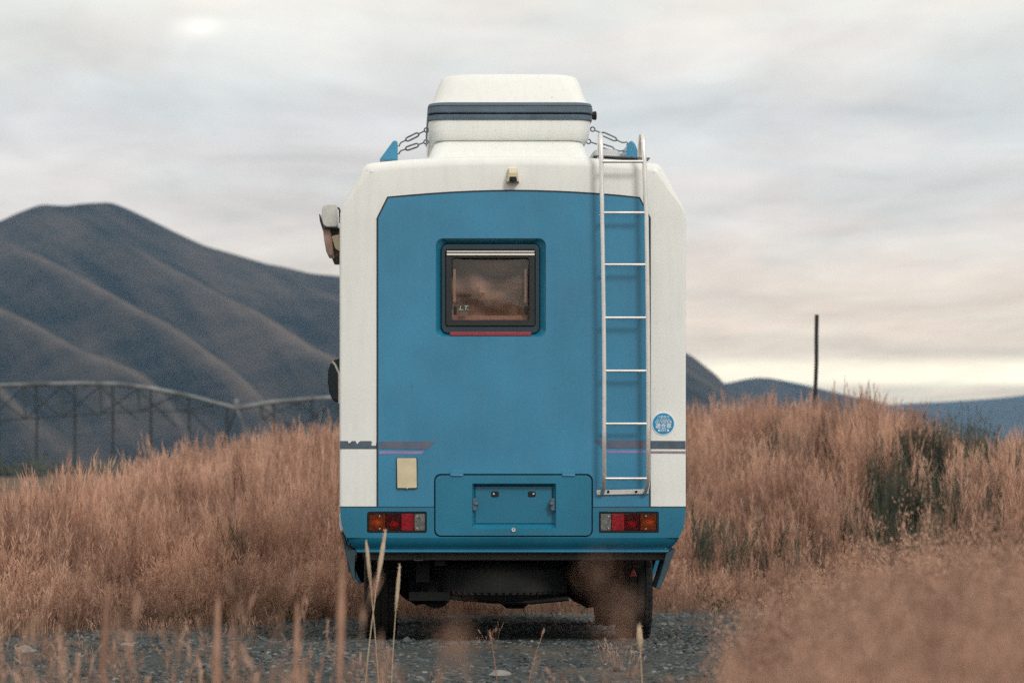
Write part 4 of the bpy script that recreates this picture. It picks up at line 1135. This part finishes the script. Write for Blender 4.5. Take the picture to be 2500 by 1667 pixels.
def scatter(name, P, scale, coll, label, seed, tilt=.12, kind='stuff'):
    """one object: points that carry a size, each showing one plant of the collection"""
    P = np.asarray(P, np.float32); n = len(P); rng = np.random.default_rng(seed)
    me = bpy.data.meshes.new(name); me.vertices.add(n); me.vertices.foreach_set('co', P.ravel())
    a = me.attributes.new('size', 'FLOAT_VECTOR', 'POINT'); a.data.foreach_set('vector', np.asarray(scale, np.float32).ravel())
    rot = np.stack([rng.normal(0, tilt, n), rng.normal(0, tilt, n), rng.uniform(0, 6.283, n)], 1).astype(np.float32)
    a = me.attributes.new('turn', 'FLOAT_VECTOR', 'POINT'); a.data.foreach_set('vector', rot.ravel())
    a = me.attributes.new('pick', 'INT', 'POINT'); a.data.foreach_set('value', rng.integers(0, len(coll.objects), n).astype(np.int32))
    o = link(name, me)
    ng = bpy.data.node_groups.new(name, 'GeometryNodeTree')
    ng.interface.new_socket('Geometry', in_out='INPUT', socket_type='NodeSocketGeometry'); ng.interface.new_socket('Geometry', in_out='OUTPUT', socket_type='NodeSocketGeometry')
    N, L = ng.nodes, ng.links
    gi = N.new('NodeGroupInput'); go = N.new('NodeGroupOutput'); ip = N.new('GeometryNodeInstanceOnPoints'); ci = N.new('GeometryNodeCollectionInfo')
    ci.inputs['Collection'].default_value = coll; ci.inputs['Separate Children'].default_value = True; ci.inputs['Reset Children'].default_value = True
    L.new(gi.outputs[0], ip.inputs['Points']); L.new(ci.outputs[0], ip.inputs['Instance']); ip.inputs['Pick Instance'].default_value = True

    def attr(nm, t):
        q = N.new('GeometryNodeInputNamedAttribute'); q.data_type = t; q.inputs[0].default_value = nm; return q.outputs[0]
    L.new(attr('pick', 'INT'), ip.inputs['Instance Index'])
    er = N.new('FunctionNodeEulerToRotation'); L.new(attr('turn', 'FLOAT_VECTOR'), er.inputs[0]); L.new(er.outputs[0], ip.inputs['Rotation'])
    L.new(attr('size', 'FLOAT_VECTOR'), ip.inputs['Scale']); L.new(ip.outputs[0], go.inputs[0])
    md = o.modifiers.new('scatter', 'NODES'); md.node_group = ng
    tag(o, label, None, None, kind); return o


def on_ground(X, Y, dz=0.0): return np.stack([X, Y, tz(X, Y) + dz], 1)


def free_of_van(X, Y, pad=.12): return ~((np.abs(X) < 1.02 + pad) & (Y > -.3) & (Y < 5.6))


# dark shrubs stand in this field: photograph pixels (middle, top, foot, width), metres, seed, label
SHRUBS = [(2355, 985, 1150, 200, 13.0, 1, 'largest grey green shrub against the blue hill at the right'),
          (2245, 1015, 1190, 150, 12.0, 2, 'grey green shrub just left of the largest one on the bank'),
          (2140, 1055, 1160, 80, 11.0, 3, 'small thin grey green shrub right of the black post'),
          (2205, 1105, 1230, 110, 10.0, 4, 'low grey green shrub lowest in the grass on the right')]
# the field beyond the gravel
n = 16500
Y = RNG.uniform(.5, 25, n); half = 1 + (D0 + Y) * .235
X = -.645 + (D0 + Y) * RNG.uniform(-.165, .245, n)
t = Y - edge(X) - .25 * np.sin(X * 4.1) - .1
dens = .30 + .70 * sstep((fbm(X * 1.1, Y * .45, 77) - .30) / .28)
keep = (t > 0) & free_of_van(X, Y) & (RNG.random(n) < dens)
for sp, st, sb, sw_, sy_, _, _ in SHRUBS:
    xs_ = CX + (sp - VX) * (D0 + Y) / F_PX; wd_ = sw_ * (D0 + sy_) / F_PX / 2
    keep &= ~((np.abs(X - xs_) < wd_ * .95) & (Y > sy_ - 7) & (Y < sy_ + .5) & (RNG.random(n) < np.where(Y > sy_ - 3, .9, .62 if sp > 2200 else .35)))
X, Y, t = X[keep], Y[keep], t[keep]
hs = .92 * (.40 + .60 * sstep(t / 3.2)) * RNG.uniform(.62, 1.15, len(X)) * (.66 + .66 * fbm(X * 1.2, Y * .5, 31, 3))
hs *= .34 + .66 * sstep((X + 5.4) / 2.6)
scatter('dry_grass', on_ground(X, Y), np.stack([np.ones_like(hs) * .95, np.ones_like(hs) * .95, hs], 1), tall, 'tall dry reddish grass covering the bank behind the camper', 1)
# grey green plants scattered through the field
n = 1500
Y = RNG.uniform(2, 17, n); X = -.645 + (D0 + Y) * RNG.uniform(-.15, .235, n); t = Y - edge(X)
keep = (t > .5) & free_of_van(X, Y, .3) & (RNG.random(n) < (.10 + .9 * sstep((fbm(X * .7 + 3, Y * .3, 41, 3) - .5) / .12)) * np.where(X > 1.2, .5, .25)) & (X > -2.4)
X, Y = X[keep], Y[keep]; s = RNG.uniform(.55, .92, len(X))
scatter('grey_weeds', on_ground(X, Y), np.stack([s, s, s], 1), greyw, 'grey green weeds standing among the dry grass', 14)
# the same field and verge to either side of the view
n = 9000
X = RNG.uniform(-15, 16, n); Y = RNG.uniform(-9, 26, n); t = Y - edge(X); q = (X + .645) / (D0 + Y)
keep = (t > .2) & ((q < -.17) | (q > .25)) & free_of_van(X, Y)
X, Y, t = X[keep], Y[keep], t[keep]; hs = (.35 + .6 * sstep(t / 3)) * RNG.uniform(.6, 1.05, len(X))
scatter('side_grass', on_ground(X, Y), np.stack([hs * 0 + 1, hs * 0 + 1, hs], 1), tall, 'dry grass of the field to the left and right of the view', 21)
n = 9000
X = RNG.uniform(-9, 8, n); Y = RNG.uniform(-18, -3.9, n); d = D0 + Y; q = (X + .645) / np.maximum(d, .3)
room = CZ - 560 * d / F_PX
hs = np.where((q > -.17) & (q < .25) & (d > 0), np.minimum(.55, room - .06), .6) * RNG.uniform(.6, 1.0, n)
keep = (hs > .07) & ~((np.abs(X - CX) < .5) & (np.abs(d) < .6)) & (Y < -3.9 + .25 * np.sin(X * 2.3))
X, Y, hs = X[keep], Y[keep], hs[keep]
scatter('verge_turf', on_ground(X, Y), np.stack([hs * 1.6, hs * 1.6, hs * 2.3], 1), short, 'low dry turf on the near side of the gravel', 22)
# left plain beyond the crest, thinner
n = 2600
Y = RNG.uniform(22, 60, n); X = -.645 + (D0 + Y) * RNG.uniform(-.15, -.075, n)
scatter('plain_grass', on_ground(X, Y), np.ones((n, 3)) * np.array([1.2, 1.2, .42]), tall, 'short dry grass on the plain far left', 2)
# weeds and wisps along the gravel edge and through it
n = 5200
X = RNG.uniform(-5, 4.5, n); Y = RNG.uniform(-4.5, 9, n); t = Y - edge(X)
p = np.exp(-np.abs(t + .1) / .55) * 1.0 + .07 * (t < 0) + .35 * sstep((fbm(X * .9, Y * .9, 5) - .52) / .12) * (t < 0)
keep = (RNG.random(n) < p) & (t < 1.2) & ~((np.abs(X - .1) < 1.5) & (Y > -4) & (Y < 4.6) & (RNG.random(n) < .93))
X, Y = X[keep], Y[keep]
s = RNG.uniform(.35, .95, len(X)) * np.where(Y - edge(X) < -.8, .5, 1)
scatter('edge_grass', on_ground(X, Y), np.stack([s, s, s], 1), short, 'short wispy grass fringing the gravel', 3, .25)
n = 700
X = RNG.uniform(-5, 4.5, n); Y = RNG.uniform(-4, 9, n); t = Y - edge(X)
keep = (RNG.random(n) < np.exp(-np.abs(t - .05) / .3) + .02) & (t < .6) & ~((np.abs(X) < .95) & (Y > -.2) & (Y < 4.6))
X, Y = X[keep], Y[keep]; s = RNG.uniform(.4, 1.0, len(X))
scatter('weeds', on_ground(X, Y), np.stack([s, s, s], 1), weed, 'low green weeds at the edge of the gravel', 4)

# verge near the camera: thick on the right, thin in the middle and on the left
n = 5200
d = 2.4 + 9.0 * RNG.random(n) ** .8; px = RNG.uniform(1740, 2750, n)
bound = 1850 + 30 * np.sin(d * 2.2) + 60 * RNG.normal(0, .5, n) + 60 * (d < 4)
X = CX + (px - VX) * d / F_PX; Y = d - D0
w_ = (RNG.random(n) < .74 * (d / 10.0) ** 1.3) & (px > bound)
X, Y, d, px = X[w_], Y[w_], d[w_], px[w_]
top = 1400 - 120 * sstep((px - 1850) / 420) + 190 * RNG.random(len(px)) - 120 * (RNG.random(len(px)) < .16) * RNG.random(len(px)) + 60 * np.sin(px / 90 + d) + 90 * sstep((1980 - px) / 140)
h = np.clip(CZ - (top - VY) * d / F_PX, .3, 1.02)
scatter('verge_grass', on_ground(X, Y), np.stack([np.ones_like(h) * .8, np.ones_like(h), h], 1), thin, 'thick blurred dry grass close to the camera at lower right', 5)
n = 330
d = RNG.uniform(4.5, 11.5, n); px = np.where(RNG.random(n) < .72, RNG.uniform(-60, 880, n), RNG.uniform(880, 1850, n)); X = CX + (px - VX) * d / F_PX; Y = d - D0
top = np.where(px < 900, RNG.uniform(1420, 1690, n), RNG.uniform(1590, 1700, n)); h = np.clip(CZ - (top - VY) * d / F_PX, .2, .85)
scatter('verge_wisps', on_ground(X, Y), np.stack([h * 0 + .8, h * 0 + .8, h], 1), wisp, 'scattered blurred grass wisps between camera and gravel', 8)

# stones
def stone_mesh(seed):
    bm = bmesh.new(); bmesh.ops.create_icosphere(bm, subdivisions=1, radius=1); r = random.Random(seed)
    sx, sy, sz = r.uniform(.8, 1.3), r.uniform(.8, 1.2), r.uniform(.45, .7)
    for v in bm.verts: v.co = Vector((v.co.x * sx, v.co.y * sy, v.co.z * sz)) * r.uniform(.78, 1.15)
    me = bpy.data.meshes.new('stone'); bm.to_mesh(me); bm.free(); me.shade_flat(); return me


def stone_mat():
    m = bpy.data.materials.new('stone'); m.use_nodes = True; N, L = m.node_tree.nodes, m.node_tree.links; p = N['Principled BSDF']
    p.inputs['Roughness'].default_value = .85; p.inputs['Specular IOR Level'].default_value = .25
    oi = N.new('ShaderNodeObjectInfo'); r = N.new('ShaderNodeValToRGB'); L.new(oi.outputs['Random'], r.inputs[0])
    cr = r.color_ramp
    cr.elements[0].color = (.022, .031, .034, 1); cr.elements[1].color = (.26, .255, .235, 1)
    for pos, c in ((.45, (.062, .075, .078)), (.85, (.105, .115, .114)), (.97, (.16, .16, .15))):
        e = cr.elements.new(pos); e.color = (*c, 1)
    tc = N.new('ShaderNodeTexCoord'); n = N.new('ShaderNodeTexNoise'); n.inputs['Scale'].default_value = 3; n.inputs['Detail'].default_value = 5; L.new(tc.outputs['Object'], n.inputs[0])
    x = N.new('ShaderNodeMixRGB'); x.blend_type = 'MULTIPLY'; x.inputs[0].default_value = .6; L.new(r.outputs[0], x.inputs[1]); L.new(n.outputs[0], x.inputs[2])
    g = N.new('ShaderNodeMixRGB'); g.blend_type = 'MULTIPLY'; g.inputs[0].default_value = 1; g.inputs[2].default_value = (1.4, 1.4, 1.4, 1); L.new(x.outputs[0], g.inputs[1])
    L.new(g.outputs[0], p.inputs['Base Color']); return m


M['stone'] = stone_mat()
sms = [stone_mesh(i) for i in range(8)]
for me in sms: me.materials.append(M['stone'])
stones = bank('stone', sms)
n = 95000
X = RNG.uniform(-4.2, 3.4, n); Y = RNG.uniform(-3.9, 8.2, n); t = Y - edge(X)
bare = fbm(X * .9, Y * .9, 5)
keep = (t < .3) & (RNG.random(n) < np.where(bare > .56, .35, 1))
X, Y = X[keep], Y[keep]
s = .006 + .016 * RNG.random(len(X)) ** 2.2 + .016 * (RNG.random(len(X)) < .014)
scatter('gravel_stones', on_ground(X, Y, .008), np.stack([s, s, s], 1), stones, 'loose grey gravel stones round the camper', 9, .4)


def rock(px, py, size, label):
    # where the sight line meets the ground
    d = CZ * F_PX / (py - VY); x = CX + (px - VX) * d / F_PX; y = d - D0
    bm = bmesh.new(); bmesh.ops.create_icosphere(bm, subdivisions=2, radius=1); r = random.Random(px)
    off = Vector((px, py, 0))
    for v in bm.verts:
        k = 1 + .35 * mnoise.noise(v.co * 1.3 + off); v.co = Vector((v.co.x * size * 1.2 * k, v.co.y * size * k, v.co.z * size * .55 * k))
    o = obj('rock', bm, M['pale_rock'], None, smooth=25); o.location = (x, y, zg(x, y) + size * .2); o.rotation_euler = (0, 0, r.uniform(0, 6))
    tag(o, label, 'rock', 'pale rocks lying on the gravel')


M['pale_rock'] = mat('pale_rock', (.24, .235, .215), .85, var=.25, scale=12, bump=.5, bscale=30)
rock(1222, 1652, .05, 'pale knobbly rock at the bottom edge in front of the camper')
rock(60, 1594, .06, 'flat pale rock on the gravel at the far left')
rock(1808, 1563, .045, 'pale rock at the right gravel edge beside the blurred grass')
rock(310, 1580, .04, 'small white rock on the gravel left of the camper')

# ------------------------------------------------------------------ single grass stems that stand out
def hero(px_tip, py_tip, px_base, Y, label, m, head=.16, hw=.013, r0=.003, nsp=60):
    d = D0 + Y; xt, zt_ = W(px_tip, py_tip, Y)
    xb = CX + (px_base - VX) * d / F_PX; z0 = zg(xb, Y)
    bm = NB(); n = 14; P = []; Rr = []
    for k in range(n + 1):
        t = k / n; x = xb + (xt - xb) * t ** 1.4; z = z0 + (zt_ - z0) * t; P.append((x, Y + .03 * t * t, z))
        hz = (zt_ - z0) * (1 - t)
        q = max(0, 1 - abs(hz - head * .5) / (head * .5)) if hz < head else 0
        Rr.append(r0 * (1 - .5 * t) + hw * q ** .5 * .85)
    # finer rings in the head
    P2 = []; R2 = []
    for k in range(41):
        t = k / 40; i = min(n - 1, int(t * n)); f = t * n - i
        P2.append(tuple(a + (b - a) * f for a, b in zip(P[i], P[i + 1])))
        hz = (zt_ - z0) * (1 - t); q = max(0.0, math.sin(math.pi * min(1, hz / head))) if hz < head else 0
        R2.append(max(.0005, r0 * (1 - .55 * t) + (0 if Y < -12 else hw) * q ** .6 * random.uniform(.8, 1.1)))
    tube(bm, P2, R2, 7)
    o = obj('grass_stem', bm, m, None, smooth=60)
    # origin at the foot
    b = Vector((xb, Y, z0)); o.data.transform(Matrix.Translation(-b)); o.location = b
    tag(o, label, 'grass stem', 'single grass stems in front of the camper')
    if Y < -12:
        # loose airy head
        pb = PB(); r = random.Random(px_tip); tip = Vector(P2[-1]) - b
        for k in range(nsp):
            c = tip + Vector((r.gauss(0, hw), r.gauss(0, hw), -head * .5 + r.gauss(0, head * .36)))
            pb.quad(c, c + (Vector((0, 0, 1)) + rndv(r) * .8).normalized() * .009, .0036, rndv(r), 0)
        link('seed_head', pb.mesh('seed_head', [m]), None, o); return
    # bristles
    pb = PB(); r = random.Random(px_tip)
    for k in range(160):
        hz = head * r.random(); t = 1 - hz / (zt_ - z0); i = min(40, int(t * 40)); c = Vector(P2[i]) - b + Vector((0, 0, r.uniform(-.01, .01)))
        pb.quad(c, c + (rndv(r) * .8 + Vector((0, 0, 1.0))).normalized() * hw * 1.9, .0025, rndv(r), 0)
    me = pb.mesh('bristles', [m]); link('bristles', me, None, o).location = (0, 0, 0)


hero(893, 1318, 925, -4.0, 'pale straight grass spike standing before the left wheel, shorter left one of the pair', M['pale_stem'], .2, .008)
hero(942, 1291, 890, -4.1, 'tallest pale grass spike leaning right before the left tail light', M['pale_stem'], .24, .009)
hero(976, 1377, 955, -3.6, 'pale grass spike just right of the pair before the left wheel', M['pale_stem'], .2, .008)
hero(1561, 1526, 1570, -4.6, 'pale fat grass spike below the right wheel', M['pale_stem'], .10, .012)
hero(1330, 1535, 1290, -3.2, 'thin slanting grass stalk over the shadow under the camper', M['straw_stem'], .03, .004, .003)
hero(1195, 1540, 1215, -3.4, 'thin upright grass stalk left of the slanting one', M['straw_stem'], .05, .004, .003)
hero(1488, 1335, 1500, -14.5, 'large brown blurred seed head before the right wheel', M['verge_head'], .09, .007, .0006, 32)
hero(1535, 1480, 1520, -14.0, 'low brown blurred stem below the right wheel', M['verge_head'], .06, .007, .0007, 24)
hero(1110, 1535, 1112, -14.3, 'brown blurred seed head low before the spare wheel', M['verge_head'], .035, .007, .0006, 42)
hero(572, 1385, 560, -14.4, 'dark blurred seed head over the grass left of the camper', M['dark_head'], .03, .007, .0005, 60)
hero(262, 1425, 225, -9.2, 'blurred reddish grass stem leaning right at far left', M['straw_head'], .25, .008)
hero(835, 1360, 820, -10.2, 'tall blurred reddish grass stem beside the left edge of the camper', M['straw_head'], .3, .007)
hero(725, 1470, 715, -9.4, 'blurred yellow grass stem over the gravel between two taller ones', M['straw_head'], .22, .006)
hero(530, 1455, 520, -9.8, 'blurred tan grass stem over the gravel edge in the left half', M['straw_head'], .25, .007)

# ------------------------------------------------------------------ dark shrubs on the right of the bank
def shrub(px, py_top, py_bot, wpx, Y, label, seed):
    d = D0 + Y; x = CX + (px - VX) * d / F_PX; z0 = zg(x, Y); zt_ = CZ - (py_top - VY) * d / F_PX; h = zt_ - z0; wd = wpx * d / F_PX / 2
    r = random.Random(seed); E = empty('shrub', (x, Y, z0), label, 'shrub', 'dark broom shrubs in the grass')
    pb = PB()
    for _ in range(int((480 if seed < 3 else 220) * wpx / 150)):
        a = r.uniform(0, 6.283); q = math.sqrt(r.random()); bx, by = x + q * wd * .75 * math.cos(a), Y + q * wd * .5 * math.sin(a)
        top = h * (1 - .4 * q * q) * r.uniform(.45, 1.04); lx = math.cos(a) * q * wd * .45 + r.uniform(-.05, .05)
        pth = [(bx + lx * (k / 4) ** 1.4, by, z0 + top * k / 4) for k in range(5)]
        pb.ribbon(pth, [.007, .0065, .006, .0045, .002], r.uniform(0, 3.14), 0)
        for k in range(12):
            t = r.uniform(.3, 1); c = Vector((bx + lx * t ** 1.4, by, z0 + top * t)); pb.quad(c, c + (Vector((0, 0, 1)) + rndv(r) * .5).normalized() * r.uniform(.04, .09), .008, rndv(r), 0)
    link('crown', pb.mesh('crown', [M['shrub']]), None, E)
    bm = NB()
    for k in range(5): tube(bm, [(x + r.uniform(-.1, .1), Y + r.uniform(-.1, .1), z0 - .05), (x + r.uniform(-.3, .3) * wd * 2, Y + r.uniform(-.2, .2), z0 + h * .5)], [.015, .006], 6)
    obj('stem', bm, M['shrub'], E)


for sp, st, sb, sw_, sy_, sd, lb in SHRUBS: shrub(sp, st, sb, sw_, sy_, lb, sd)

# a few thin grey-green tufts in the far right bank are part of the field; far scrub on the plain under the mountain
pbm = []
for i in range(4):
    pb = PB(); r = random.Random(900 + i)
    for _ in range(260):
        c = Vector((r.gauss(0, .8), r.gauss(0, .8), abs(r.gauss(.5, .5)))); pb.quad(c, c + rndv(r) * .45, .3, rndv(r), 0)
    pbm.append(pb.mesh('bush', [M['shrub']]))
bush = bank('bush', pbm)
n = 80
Y = RNG.uniform(450, 1300, n); X = CX + (D0 + Y) * RNG.uniform(-.17, -.02, n); s = RNG.uniform(.8, 2.4, n)
scatter('far_scrub', np.stack([X, Y, np.zeros(n) - .1], 1), np.stack([s * 1.6, s, s], 1), bush, 'dark scrub strewn on the plain below the mountain', 12)
